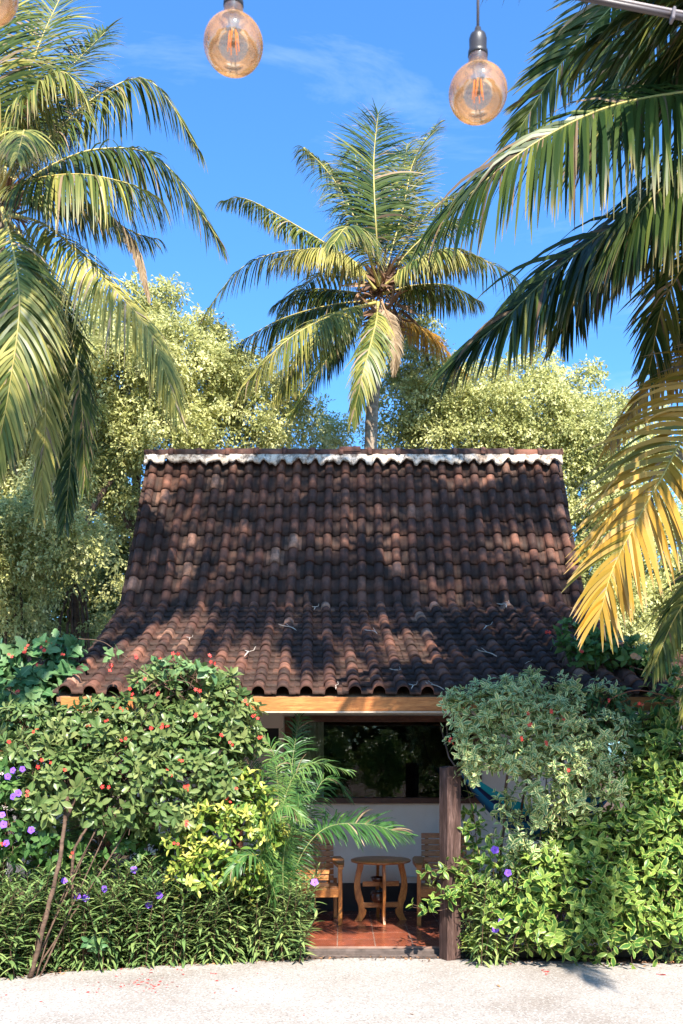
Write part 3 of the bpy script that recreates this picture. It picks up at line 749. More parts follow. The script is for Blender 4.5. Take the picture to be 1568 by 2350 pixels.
# ---- centre palm
D = 17.0
def Q(*a): return [P(x, y, D + dz) for x, y, dz in a]
pc = empty('coconut_palm', P(850, HZ + 240, D) * np.array([1, 1, 0]), 'tall coconut palm with a pale ringed trunk rising behind the middle of the roof', 'palm tree')
palm_trunk(pc, [P(846, 1973, D), P(848, 1500, D), P(851, 1030, D), P(860, 860, D), P(868, 700, D)], .135, .105)
crown_fibre(pc, P(872, 655, D), 260, .55, .5); crown_fibre(pc, P(885, 720, D), 120, .6, -.9)
fr = [
 dict(pts=Q((872, 650, -.2), (862, 500, -.5), (858, 370, -.2), (868, 262, .9)), ll=.98, droop=.5, face=(.15, -1, .3), vee=.35, tone=.22, width=.055, tatter=.2, rmat='rachis'),
 dict(pts=Q((868, 640, 0), (800, 470, .1), (745, 385, .4), (695, 338, .9)), ll=0.72, droop=1.6, tone=.45),
 dict(pts=Q((880, 640, .3), (925, 480, .6), (950, 370, 1.0), (1003, 288, 1.8)), ll=0.72, droop=.5, face=(-.6, -.7, .2), tone=.6),
 dict(pts=Q((875, 640, .4), (905, 490, 1.), (925, 400, 1.5), (935, 330, 2.2)), ll=0.96, droop=.4, face=(-.2, -1, .2), tone=.5),
 dict(pts=Q((862, 645, .5), (830, 500, 1.), (820, 400, 1.5), (815, 345, 2.2)), ll=0.90, droop=.9, face=(.2, -1, .2), tone=.35),
 dict(pts=Q((865, 645, 0), (780, 580, -.1), (650, 500, .1), (560, 455, .4), (510, 462, .6)), ll=0.60, droop=2.2, tone=.55),
 dict(pts=Q((862, 665, -.3), (800, 590, -.6), (720, 570, -.8), (632, 595, -.8)), ll=0.72, droop=2.2, tone=.92, width=.035, mat='frond'),
 dict(pts=Q((860, 680, .2), (790, 668, .6), (700, 665, .8), (630, 700, 1.0)), ll=0.72, droop=2.0, tone=.4),
 dict(pts=Q((860, 690, 0), (760, 700, 0), (640, 735, .1), (520, 805, .4)), ll=0.74, droop=2.6, tone=.3),
 dict(pts=Q((862, 695, -.4), (780, 715, -1.), (660, 780, -1.5), (555, 890, -1.6)), ll=0.94, droop=1.9, tone=.68),
 dict(pts=Q((862, 695, -.3), (790, 725, -.7), (700, 810, -1.2), (640, 905, -1.4)), ll=0.84, droop=1.9, tone=.75),
 dict(pts=Q((866, 700, .2), (800, 765, .2), (740, 840, .1), (672, 948, .2)), ll=0.72, droop=1.5, tone=.35),
 dict(pts=Q((868, 695, -.5), (862, 745, -1.3), (835, 850, -1.9), (808, 965, -1.8)), ll=.60, droop=1.6, face=(-.1, -1, .3), vee=-.15, tone=.62, width=.045),
 dict(pts=Q((875, 690, -.4), (900, 750, -.8), (908, 800, -1.0), (905, 850, -1.0)), ll=0.35, droop=2.2, face=(-.1, -1, .3), tone=.5, mat='frond_dead', rmat='rachis_b'),
 dict(pts=Q((878, 660, -.2), (950, 600, -.5), (1030, 570, -.6), (1100, 590, -.5)), ll=0.78, droop=2.0, tone=.68),
 dict(pts=Q((878, 675, 0), (950, 655, 0), (1030, 655, .2), (1100, 690, .4)), ll=0.72, droop=2.4, tone=.5),
 dict(pts=Q((882, 700, .6), (940, 740, .9), (1000, 780, 1.2), (1068, 858, 1.4)), ll=0.60, droop=1.5, tone=.95, mat='frond_y'),
 dict(pts=Q((880, 645, .4), (940, 545, .8), (1010, 465, 1.2), (1090, 430, 1.6)), ll=0.84, droop=1.1, tone=.45),
 dict(pts=Q((880, 650, .2), (950, 565, .2), (1020, 510, .3), (1090, 505, .4)), ll=0.72, droop=1.4, tone=.5),
 dict(pts=Q((870, 655, -.5), (835, 560, -1.4), (800, 520, -2.4), (765, 560, -3.0)), ll=0.72, droop=1.6, tone=.5),
]
for k in fr: frond('frond', root=pc, npair=90, **{'width': .038, **k})
# behind the crown
for a in (20, 75, 130, 165):
    c0 = P(870, 670, D + .3); dd = np.array([math.cos(R(a)), math.sin(R(a)), 0])
    frond('frond', [c0, c0 + dd * 1.2 + [0, 0, .9], c0 + dd * 2.6 + [0, 0, .8], c0 + dd * 3.6 + [0, 0, -.3]], pc, ll=.7, droop=1.8, tone=.4, npair=60, width=.04)

# ---- left palm
D = 12.2
pl = empty('coconut_palm', P(-70, 0, D) * np.array([1, 1, 0]), 'large coconut palm on the left edge with long hanging fronds', 'palm tree')
palm_trunk(pl, [P(-80, 2060, D), P(-60, 1500, D), P(-25, 900, D), P(-8, 520, D), P(0, 440, D)], .17, .12)
crown_fibre(pl, P(5, 470, D), 180, .45, .3)
fl = [
 dict(pts=Q((2, 440, -.2), (10, 330, -.6), (60, 230, -.8), (140, 165, -.9), (190, 215, -.9)), ll=.75, droop=2.2, tone=.6, tatter=.25),
 dict(pts=Q((8, 440, .3), (60, 300, .5), (130, 190, .8), (245, 70, 1.4)), ll=.85, droop=.6, face=(-.3, -1, .3), tone=.35),
 dict(pts=Q((5, 430, 0), (40, 250, .2), (95, 90, .6), (165, -60, 1.2)), ll=.85, droop=.5, face=(-.1, -1, .2), tone=.45),
 dict(pts=Q((5, 430, 0), (0, 250, -.4), (-10, 100, -.5), (10, -60, -.2)), ll=.85, droop=.5, face=(.1, -1, .2), tone=.45),
 dict(pts=Q((8, 440, .4), (90, 310, .9), (180, 235, 1.3), (230, 190, 1.8)), ll=.7, droop=.9, face=(-.3, -1, .4), tone=.3),
 dict(pts=Q((10, 440, .2), (110, 320, .4), (240, 210, .7), (350, 190, .9), (458, 345, 1.1)), ll=.85, droop=2.2, tone=.5),
 dict(pts=Q((10, 460, 0), (100, 390, 0), (230, 342, .1), (370, 370, .3), (505, 553, .5)), ll=.95, droop=2.0, tone=.28),
 dict(pts=Q((10, 455, -.4), (70, 415, -.9), (180, 400, -1.1), (290, 420, -1.2), (365, 455, -1.1)), ll=1.0, droop=2.6, tone=.55, tatter=.15),
 dict(pts=Q((10, 470, .1), (110, 450, .3), (220, 480, .4), (300, 530, .5), (365, 550, .6)), ll=.6, droop=2.2, tone=.5, tatter=.3),
 dict(pts=Q((200, 470, .35), (270, 510, .4), (315, 580, .4), (342, 685, .4)), ll=.22, droop=2.5, tone=.6, mat='frond_dead', rmat='rachis_b', start=.02),
 dict(pts=Q((10, 490, -.3), (110, 520, -.7), (240, 640, -1.1), (345, 765, -1.2), (402, 925, -1.2)), ll=1.05, droop=2.2, tone=.85, tatter=.04),
 dict(pts=Q((6, 480, -.6), (28, 560, -1.4), (45, 700, -2.0), (20, 900, -2.1), (-10, 1050, -2.0)), ll=.9, droop=1.3, face=(.2, -1, .3), vee=-.1, tone=.62, width=.05),
 dict(pts=Q((8, 490, -.1), (60, 560, -.2), (150, 730, -.5), (185, 900, -.7), (195, 1110, -.6)), ll=.6, droop=2.4, face=(.2, -1, .3), tone=.35, tatter=.2),
 dict(pts=Q((8, 500, -.1), (50, 600, -.5), (95, 760, -.8), (105, 950, -.9), (90, 1180, -.8)), ll=.6, droop=1.8, face=(.2, -1, .2), vee=-.1, tone=.9, width=.045),
 dict(pts=Q((8, 500, .2), (70, 600, .3), (140, 800, .2), (165, 980, .1), (150, 1200, 0)), ll=.75, droop=1.5, face=(-.1, -1, .2), tone=.30, width=.045),
 dict(pts=Q((0, 500, .1), (-20, 600, 0), (0, 760, -.2), (5, 900, -.2), (20, 1040, -.2)), ll=.8, droop=1.2, face=(.1, -1, .2), tone=.35, width=.045),
 dict(pts=Q((0, 460, 0), (-90, 360, 0), (-220, 340, 0), (-360, 470, 0)), ll=.8, droop=1.8, tone=.5),
 dict(pts=Q((0, 440, 0), (-60, 240, 0), (-160, 100, 0), (-300, 30, 0)), ll=.8, droop=1.2, tone=.5),
 dict(pts=Q((0, 480, 0), (-70, 500, -.4), (-180, 600, -.8), (-260, 800, -.9)), ll=.8, droop=1.6, tone=.5),
 dict(pts=Q((5, 450, .4), (60, 330, 1.6), (90, 270, 2.8), (110, 330, 3.9)), ll=.8, droop=1.6, tone=.4),
 dict(pts=Q((0, 440, -.5), (50, 330, -1.2), (55, 300, -2.0), (40, 360, -2.7)), ll=.55, droop=1.7, tone=.6, tatter=.3),
]
for k in fl: frond('frond', root=pl, npair=90, **{'width': .036, **k})

# ---- right palm, close and seen from below
D = 6.0
pr_ = empty('coconut_palm', np.array([4.6, 6.6, 0]), 'close coconut palm at the upper right whose big shaded fronds hang over the frame', 'palm tree')
palm_trunk(pr_, [(4.6, 6.7, -.1), (4.45, 6.6, 2.5), (4.1, 6.4, 4.6), (3.9, 6.3, 5.7)], .17, .12)
crown_fibre(pr_, (3.9, 6.3, 5.8), 120, .4, .4)
frr = [
 dict(pts=Q((2140, 330, .3), (1800, 190, .1), (1568, 212, 0), (1400, 245, -.1), (1250, 315, -.2), (1120, 410, -.2), (1000, 520, -.1)), ll=.95, droop=1.9, tone=.22, width=.034, npair=130, dead=.13, tatter=.10, face=(-.1, -.75, .6)),
 dict(pts=Q((2140, 380, .2), (1800, 380, .3), (1568, 448, .4), (1400, 525, .5), (1270, 625, .6), (1160, 730, .6), (1052, 822, .7)), ll=.92, droop=1.5, tone=.10, width=.048, npair=105, face=(-.15, -.6, .75), tatter=.03, rmat='rachis_g'),
 dict(pts=Q((2080, 180, .9), (1800, -220, 1.3), (1560, -150, 1.5), (1400, 20, 1.6), (1285, 150, 1.7), (1190, 300, 1.8)), ll=.75, droop=.45, tone=.30, width=.042, npair=110, face=(.2, -.8, .5), vee=.1, rmat='rachis_g'),
 dict(pts=Q((2080, 200, .8), (1800, -120, 1.0), (1620, -60, 1.2), (1480, 70, 1.3), (1400, 210, 1.4), (1350, 350, 1.5)), ll=.72, droop=.6, tone=.25, width=.042, npair=105, face=(.2, -.8, .5), vee=.1, rmat='rachis_g'),
 dict(pts=Q((2140, 330, .0), (1850, 260, -.1), (1650, 330, -.2), (1500, 450, -.2), (1420, 560, -.1)), ll=.9, droop=1.9, tone=.15, width=.042, npair=90, face=(0, -.7, .7)),
 dict(pts=Q((2140, 420, .6), (1850, 420, .9), (1650, 520, 1.2), (1530, 680, 1.3), (1490, 850, 1.3)), ll=.6, droop=1.0, tone=.35, width=.03, npair=95, face=(-.1, -1, .2), vee=.0),
 dict(pts=Q((2140, 250, .2), (1900, 60, .3), (1700, 60, .3), (1560, 130, .3), (1470, 230, .35)), ll=.85, droop=1.8, tone=.2, width=.042, npair=90, face=(0, -.8, .6), tatter=.15),
 dict(pts=Q((2100, 200, .4), (1900, -60, .6), (1750, -40, .8), (1640, 80, .9), (1590, 260, 1.0)), ll=.6, droop=1.0, tone=.6, width=.04, npair=90, face=(0, -.9, .4)),
 dict(pts=Q((2140, 400, .6), (1900, 420, 1.0), (1720, 560, 1.4), (1620, 700, 1.7), (1580, 860, 1.8)), ll=.55, droop=1.1, tone=.3, width=.035, npair=90, face=(0, -.9, .4)),
]
frr += [
 dict(pts=Q((2140, 360, .4), (1850, 300, .6), (1640, 360, .8), (1480, 480, .9), (1360, 620, 1.0), (1290, 760, 1.0)), ll=.75, droop=1.5, tone=.12, width=.042, npair=90, face=(0, -.7, .7)),
 dict(pts=Q((2140, 340, .6), (1850, 140, .8), (1640, 110, 1.0), (1470, 200, 1.1), (1330, 360, 1.2)), ll=.8, droop=1.6, tone=.18, width=.042, npair=90, face=(0, -.7, .7), dead=.15),
 dict(pts=Q((2140, 400, .9), (1880, 470, 1.2), (1700, 600, 1.4), (1580, 760, 1.5)), ll=.7, droop=1.5, tone=.12, width=.042, npair=80, face=(0, -.7, .7)),
]
for k in frr: frond('frond', root=pr_, seg=6, **{'rr': .016, **k})
for a, e in ((0, .5), (40, .8), (85, .6), (300, .6), (340, .9), (260, .7)):
    c0 = np.array([3.95, 6.3, 5.8]); dd = np.array([math.cos(R(a)), math.sin(R(a)), 0])
    frond('frond', [c0, c0 + dd * 1.1 + [0, 0, e], c0 + dd * 2.4 + [0, 0, e], c0 + dd * 3.4 + [0, 0, -.4]], pr_, ll=.7, droop=1.5, tone=.4, npair=70, width=.045)

for a, e, q in ((200, 1.1, .8), (190, 1.3, .9), (182, .9, .7), (212, 1.0, .7), (206, 1.6, .95), (196, .8, .6), (222, 1.5, .75)):  # extra fronds above the view, added to shade the hanging ones
    c0 = np.array([3.95, 6.3, 5.9]); dd = np.array([math.cos(R(a)), math.sin(R(a)), 0]) * q
    frond('frond', [c0, c0 + dd * 1.1 + [0, 0, e * .8], c0 + dd * 2.4 + [0, 0, e], c0 + dd * 3.4 + [0, 0, e * .6]], pr_, ll=.8, droop=1.0, tone=.4, npair=70, width=.055, face=(0, 0, 1))
# ---- yellowing palm, right
D = 7.0
py = empty('yellowing_palm', np.array([3.95, 7.3, 0]), 'young palm with big sunlit yellow fronds at the right edge', 'palm tree')
palm_trunk(py, [(3.95, 7.3, -.1), (3.92, 7.3, 2.0), (3.9, 7.3, 4.3)], .13, .10)
crown_fibre(py, (3.9, 7.25, 4.4), 90, .35, .4)
for k in [
 dict(pts=Q((1980, 1000, .2), (1760, 840, .1), (1600, 960, 0), (1520, 1094, -.1), (1462, 1195, -.1), (1405, 1310, -.1), (1378, 1410, -.1)), ll=.82, droop=.72, tone=.50, width=.05, npair=62, face=(-.2, -1, .35), mat='frond_y', tatter=.15, spread=1.1),
 dict(pts=Q((1960, 980, .3), (1760, 760, .4), (1620, 790, .5), (1500, 880, .5), (1400, 1020, .5)), ll=.45, droop=1.2, tone=.75, width=.04, npair=60, face=(-.1, -.8, .6), mat='frond_y', tatter=.4),
 dict(pts=Q((1970, 1050, .4), (1800, 1180, .6), (1660, 1290, .7), (1560, 1400, .8), (1500, 1530, .8)), ll=.5, droop=1.3, tone=.45, width=.035, npair=80, face=(-.2, -1, .3)),
 dict(pts=Q((1970, 1060, .4), (1850, 1260, .8), (1720, 1400, 1.1), (1620, 1500, 1.2), (1570, 1640, 1.2)), ll=.45, droop=1.3, tone=.6, width=.035, npair=70, face=(-.2, -1, .3)),
 dict(pts=Q((1980, 1000, .2), (2200, 900, .2), (2400, 1000, .2), (2500, 1200, .2)), ll=.6, droop=1.3, tone=.6, width=.045, npair=60, mat='frond_y'),
 dict(pts=Q((1970, 980, .4), (2040, 800, 1.2), (2060, 760, 2.0), (2060, 900, 2.8)), ll=.6, droop=1.3, tone=.5, width=.045, npair=60),
]: frond('frond', root=py, seg=6, **{'rr': .016, **k})

# ---- added tall palms, unseen and out of the frame, placed so their crowns shade the roof
SUN = nrm(np.array([-.17, .66, -.73]))
def shade_palm(loc, cz, n, lean, rot0=0, rad=3.6):
    rt = empty('coconut_palm', loc, 'tall coconut palm added unseen outside the frame to shade the roof', 'palm tree', 'added shade palms outside the frame')
    base = np.array(loc, float); c0 = base + np.array([lean[0], lean[1], cz])
    palm_trunk(rt, [base - [0, 0, .1], base + np.array([lean[0] * .3, lean[1] * .3, cz * .4]), c0], .17, .12)
    for i in range(n):
        a = rot0 + i * 2.399; e = 1.4 - 1.9 * (i / n); dd = np.array([math.cos(a), math.sin(a), 0])
        frond('frond', [c0, c0 + dd * rad * .33 + [0, 0, .6 * e + .2], c0 + dd * rad * .72 + [0, 0, .7 * e - .1], c0 + dd * rad * .98 + [0, 0, .4 * e - 1.1]], rt, ll=.8, droop=1.6, npair=60, width=.05, tone=.4, seg=4)
    return rt
shade_palm((4.7, 6.0, 0), 11.4, 17, (-2.8, .3))
shade_palm((-4.3, 3.2, 0), 13.4, 11, (4.7, 1.0), 1.0)

# ------------------------------------------------------------------ broad trees behind
def blob_points(c, r, k, shell=.55):
    d = rand_dirs(k); q = shell + (1 - shell) * rng.random(k) ** .6
    return c + d * q[:, None] * r, d
def leafy_tree(blobs, loc, label, trunks, tone=0, lsz=.078, per=1.0, name='broadleaf_tree', group=None):
    rt = empty(name, loc, label, 'tree', group); g = Geo()
    for (x, y, d, rx, ry, dens) in blobs:
        c = P(x, y, d); R0 = np.array([rx, rx * .8, ry]) * d / FP; R0[1] = min(R0[1], 1.2)
        area = R0[0] * R0[2]; ns = int(min(170, max(9, 95 * area * dens * per)))
        # lumpy sub-clumps over the surface, each made of drooping sprays
        sc, sd = blob_points(c, R0, ns, .62); sr = rng.uniform(.13, .42, ns) * min(1, R0.min() * 1.6)
        for i in range(ns):
            nsp = int(34 * (sr[i] / .3) ** 2) + 5
            dd = nrm(rand_dirs(nsp) + sd[i] * .7 + np.array([0, 0, .25])); p0 = sc[i] + dd * sr[i] * rng.uniform(.35, 1.05, nsp)[:, None]
            spd = nrm(dd + np.array([0, 0, -.55]) + rng.normal(0, .3, (nsp, 3)))
            kk = 9; s = np.tile(np.linspace(0, 1, kk), nsp); pp = np.repeat(p0, kk, 0) + np.repeat(spd, kk, 0) * (s * .26)[:, None] + rng.normal(0, .022, (nsp * kk, 3)) - np.array([0, 0, .07]) * (s ** 2)[:, None]
            ld = nrm(np.repeat(spd, kk, 0) * .6 + rand_dirs(nsp * kk) * .8 + np.array([0, 0, -.25])); ln = nrm(rand_dirs(nsp * kk) * .7 + np.array([0, -.25, 1]))
            tt = np.clip(np.repeat(rng.normal(.5 + tone + rng.normal(0, .2), .13, nsp), kk) + rng.normal(0, .1, nsp * kk), 0, 1)
            L = lsz * rng.uniform(.7, 1.25, nsp * kk)
            g.inst(DIAMOND, frames(ld, ln, L, L * .52), pp, tt)
    part(g, 'crown', M['ficus'], rt, smooth=False)
    g = Geo()
    for pts, r0, r1 in trunks:
        pp, L = spline(pts, 26); g.tube(pp + rng.normal(0, .012, pp.shape), np.linspace(r0, r1, 26), 7)
    part(g, 'trunk', M['bark'], rt)
    return rt
DL = 18.5
bl = [(318, 655, DL, 12, 12, .8), (360, 690, DL, 22, 22, 1), (398, 655, DL, 12, 9, .8), (488, 738, DL, 16, 8, .8), (500, 770, DL, 18, 12, .8), (610, 880, DL, 26, 14, .9), (640, 930, DL, 30, 16, .9), (275, 740, DL, 24, 24, .9), (540, 820, DL, 22, 14, .9), (345, 770, DL, 55, 60, 1), (345, 700, DL, 30, 32, 1), (385, 672, DL, 22, 18, .8), (410, 810, DL - .5, 80, 60, 1), (470, 745, DL, 32, 20, .9), (450, 780, DL, 50, 35, 1), (235, 800, DL, 70, 75, 1), (190, 730, DL + .5, 60, 60, 1),
      (300, 880, DL - 1, 110, 80, 1.1), (450, 890, DL - .8, 110, 70, 1.1), (560, 850, DL, 60, 36, .9), (590, 930, DL - .4, 90, 60, 1), (660, 985, DL, 60, 42, .9), (150, 900, DL - .5, 90, 90, 1), (210, 990, DL - 1, 100, 80, 1),
      (380, 990, DL - 1, 120, 60, 1.1), (540, 1010, DL - 1, 110, 50, 1), (690, 1035, DL - .4, 70, 30, 1), (40, 960, DL, 90, 90, 1), (-70, 900, DL, 90, 110, 1)]
leafy_tree(bl, P(330, 0, 19) * np.array([1, 1, 0]), 'big pale green small leaved tree filling the space behind the roof on the left', [([P(330, 2000, 19), P(320, 1500, 19), P(310, 1200, 19), P(330, 900, 19), P(350, 720, DL)], .22, .03), ([P(325, 1400, 19), P(450, 1100, 19), P(560, 900, DL)], .12, .02), ([P(320, 1250, 19), P(230, 1050, 19), P(150, 850, DL)], .12, .02)])
DB = 16.0
b2 = [(90, 1190, DB, 100, 55, 1.1), (30, 1240, DB, 80, 60, 1.1), (160, 1230, DB - .3, 70, 60, 1.2), (190, 1280, DB, 36, 50, 1), (130, 1310, DB - .3, 45, 50, 1), (60, 1320, DB, 50, 60, 1), (20, 1380, DB, 60, 45, 1), (-60, 1280, DB, 80, 100, 1),
      (280, 1090, DB + 1.6, 50, 55, 1), (310, 1180, DB + 1.6, 26, 50, 1), (285, 1280, DB + 1.6, 30, 60, .9), (260, 1370, DB + 1.4, 34, 50, .9), (225, 1430, DB + 1, 45, 40, .8), (230, 1150, DB + 2.2, 55, 60, .9), (70, 1450, DB + .6, 70, 40, .7), (150, 1130, DB + 1.4, 80, 60, 1)]
tr2 = [([P(172, 2000, DB + .8), P(172, 1480, DB + .8), P(178, 1330, DB + .8), P(200, 1200, DB + 1), P(260, 1090, DB + 1.4)], .12, .05)]
for x in (20, 34, 48, 150, 160, 168, 185, 190, 200): tr2.append(([P(x, 1560, DB + .7), P(x + rng.normal(0, 4), 1440, DB + .7), P(x + rng.normal(0, 6), 1330, DB + .7), P(x + rng.normal(0, 12), 1180, DB + .8)], .028, .018))
leafy_tree(b2, P(172, 0, DB + .8) * np.array([1, 1, 0]), 'drooping fig tree with hanging aerial roots left of the cottage roof', tr2, tone=-.05)
DR = 19
b3 = [(955, 770, DR, 32, 24, .8), (985, 735, DR, 20, 12, .6), (950, 830, DR, 55, 55, 1), (930, 920, DR, 60, 60, 1), (1000, 930, DR - .4, 80, 60, 1), (1090, 900, DR, 80, 45, 1), (1120, 960, DR - .5, 100, 60, 1.1), (910, 1000, DR - .4, 60, 40, 1), (1000, 1010, DR - .6, 110, 40, 1), (1130, 1020, DR - .6, 110, 40, 1),
      (1050, 850, DR + .4, 40, 24, .7), (1000, 870, DR, 60, 40, .9)]
leafy_tree(b3, P(1010, 0, 19.4) * np.array([1, 1, 0]), 'pale green bushy tree directly right of the tall palm trunk', [([P(1010, 2000, 19.4), P(1008, 1400, 19.4), P(1000, 1000, 19.3), P(975, 760, DR)], .18, .02), ([P(1008, 1200, 19.4), P(1080, 1000, 19.3), P(1110, 880, DR)], .1, .02)], tone=-.03)
b4 = [(1210, 870, DR, 60, 50, 1), (1250, 830, DR, 34, 30, .8), (1220, 950, DR - .4, 90, 60, 1), (1300, 900, DR, 34, 22, .6), (1340, 865, DR, 30, 22, .45), (1358, 840, DR, 16, 12, .4), (1300, 960, DR - .2, 70, 40, 1), (1240, 1010, DR - .6, 100, 40, 1), (1380, 950, DR, 60, 34, .9), (1420, 930, DR, 30, 18, .6),
      (1340, 1020, DR - .8, 70, 60, 1.1), (1400, 1010, DR - .6, 60, 60, 1), (1330, 1110, DR - 1, 50, 60, 1.1), (1390, 1120, DR - .8, 70, 70, 1), (1350, 1210, DR - 1, 50, 60, 1.1), (1370, 1300, DR - 1, 50, 60, 1.1), (1410, 1230, DR - .6, 60, 80, 1), (1400, 1380, DR - 1, 60, 50, 1), (1470, 1130, DR, 70, 90, .9), (1510, 1280, DR, 80, 110, .9), (1480, 1400, DR - .6, 80, 60, .9), (1540, 1000, DR, 60, 60, .8), (1430, 1440, DR - 1.2, 60, 40, .9)]
leafy_tree(b4, P(1360, 0, 19.2) * np.array([1, 1, 0]), 'pale green tree behind the right roof end with a lone branch against the sky', [([P(1365, 2000, 19.2), P(1350, 1400, 19.2), P(1300, 1050, 19.2), P(1230, 850, DR)], .18, .02), ([P(1340, 1300, 19.2), P(1400, 1100, 19), P(1420, 940, DR)], .1, .015), ([P(1290, 980, 19.1), P(1330, 890, DR), P(1362, 838, DR)], .03, .006)], tone=.03)
b6 = [(x, y, 23, 120, 90, .8) for x, y in ((-250, 1300), (-120, 1450), (0, 1400), (60, 1500), (150, 1420), (230, 1500), (300, 1450), (-200, 1580), (-50, 1600), (100, 1600), (260, 1600), (40, 1300), (330, 1350), (0, 1190), (-90, 1130), (70, 1110), (150, 1030), (230, 1220))]
leafy_tree(b6, P(60, 0, 23.4) * np.array([1, 1, 0]), 'dark bushy tree far back behind the hanging fig roots at the left', [([P(60, 1900, 23.4), P(60, 1500, 23.4), P(50, 1300, 23)], .15, .05)], tone=-.32, lsz=.13, per=.5)
b7 = [(x, y, 23, 110, 90, .8) for x, y in ((1330, 1480), (1430, 1400), (1540, 1420), (1640, 1350), (1480, 1550), (1600, 1560), (1720, 1500), (1380, 1600), (1760, 1650))]
leafy_tree(b7, P(1560, 0, 23.4) * np.array([1, 1, 0]), 'dark bushy tree far back between the roof end and the right edge', [([P(1560, 1900, 23.4), P(1560, 1500, 23.4), P(1600, 1350, 23)], .15, .05)], tone=-.25, lsz=.13, per=.5)
b5 = [(735, 950, 21, 34, 30, .38), (770, 985, 21, 34, 30, .38), (715, 1000, 21, 50, 34, .5), (760, 1035, 21, 60, 24, .7), (800, 1000, 21, 30, 24, .22)]
leafy_tree(b5, P(745, 0, 21.4) * np.array([1, 1, 0]), 'thin airy tree left of the palm trunk with sky showing through', [([P(745, 1900, 21.4), P(742, 1300, 21.4), P(740, 940, 21)], .08, .008)], tone=.1)

# ------------------------------------------------------------------ trees behind the photographer (they darken the window and the porch)
bt = [(700, 1300, 14, 500, 260, .25), (900, 1500, 14, 400, 260, .25), (500, 1550, 14, 300, 200, .25)]
src = leafy_tree(bt, P(700, 0, 14) * np.array([1, 1, 0]), 'leafy tree across the path outside the frame', [([P(700, 2000, 14), P(700, 1600, 14), P(720, 1300, 14)], .2, .05)], group='trees outside the frame', lsz=.2, tone=-.3)
src.location = (-5.5, -9.5, 0)
for (x, y, rz, s) in ((-1.5, -10.5, 1.2, 1.0), (2.5, -11, 2.5, 1.1), (6.5, -9.5, 4, 1.0), (-9.5, -8, 5, 1.1), (10.5, -8, .4, 1.1)):
    o = copy_tree(src); o.location = (x, y, 0); o.rotation_euler.z = rz; o.scale = (s, s, s)
# ------------------------------------------------------------------ shrubs
T_JAT = leaf_tpl(.42, 4, .3, .22, 'obov'); T_RUE = leaf_tpl(.16, 4, .3, .35, 'lance'); T_OVA = leaf_tpl(.62, 4, .22, .2, 'ovate')
T_CRO = leaf_tpl(.46, 4, .3, .22, 'ellip'); T_SM = leaf_tpl(.5, 3, .3, .25, 'ellip'); T_LOB = leaf_tpl(.85, 6, .2, .25, 'lobed')
def star_flower(name, c, r, mat, n=5, facing=(0, -1, .3), cluster=1, w=.6, centre='pollen'):
    g = Geo(); f0 = nrm(np.array(facing, float))
    for q in range(cluster):
        fd = nrm(f0 + rng.normal(0, .45, 3)) if cluster > 1 else nrm(f0 + rng.normal(0, .2, 3))
        cc = np.array(c) + (rng.normal(0, r * .75, 3) if cluster > 1 else 0)
        a = np.cross(fd, [0, 0, 1.0]); a = nrm(a); b = np.cross(fd, a); ph = rng.random() * 6
        an = ph + np.arange(n) / n * 6.283
        d = nrm(np.cos(an)[:, None] * a + np.sin(an)[:, None] * b + fd * .25)
        rr = r * rng.uniform(.85, 1.1)
        g.inst(leaf_tpl(w, 3, .1, .2, 'obov'), frames(d, np.broadcast_to(fd, d.shape), rr), np.broadcast_to(cc, d.shape), rng.random(n))
        g.tube([cc - fd * r * .5, cc, cc + fd * r * .18], [r * .05, r * .16, r * .08], 6, .5, 1)
    return g, [M[mat], M[centre]]
edge_d = lambda px: float(np.interp((px - CX) / FP * 8.4, xs, ys))
def sh(x): return .12 if x > 900 else .70 * max(0, edge_d(x) - 8.1)
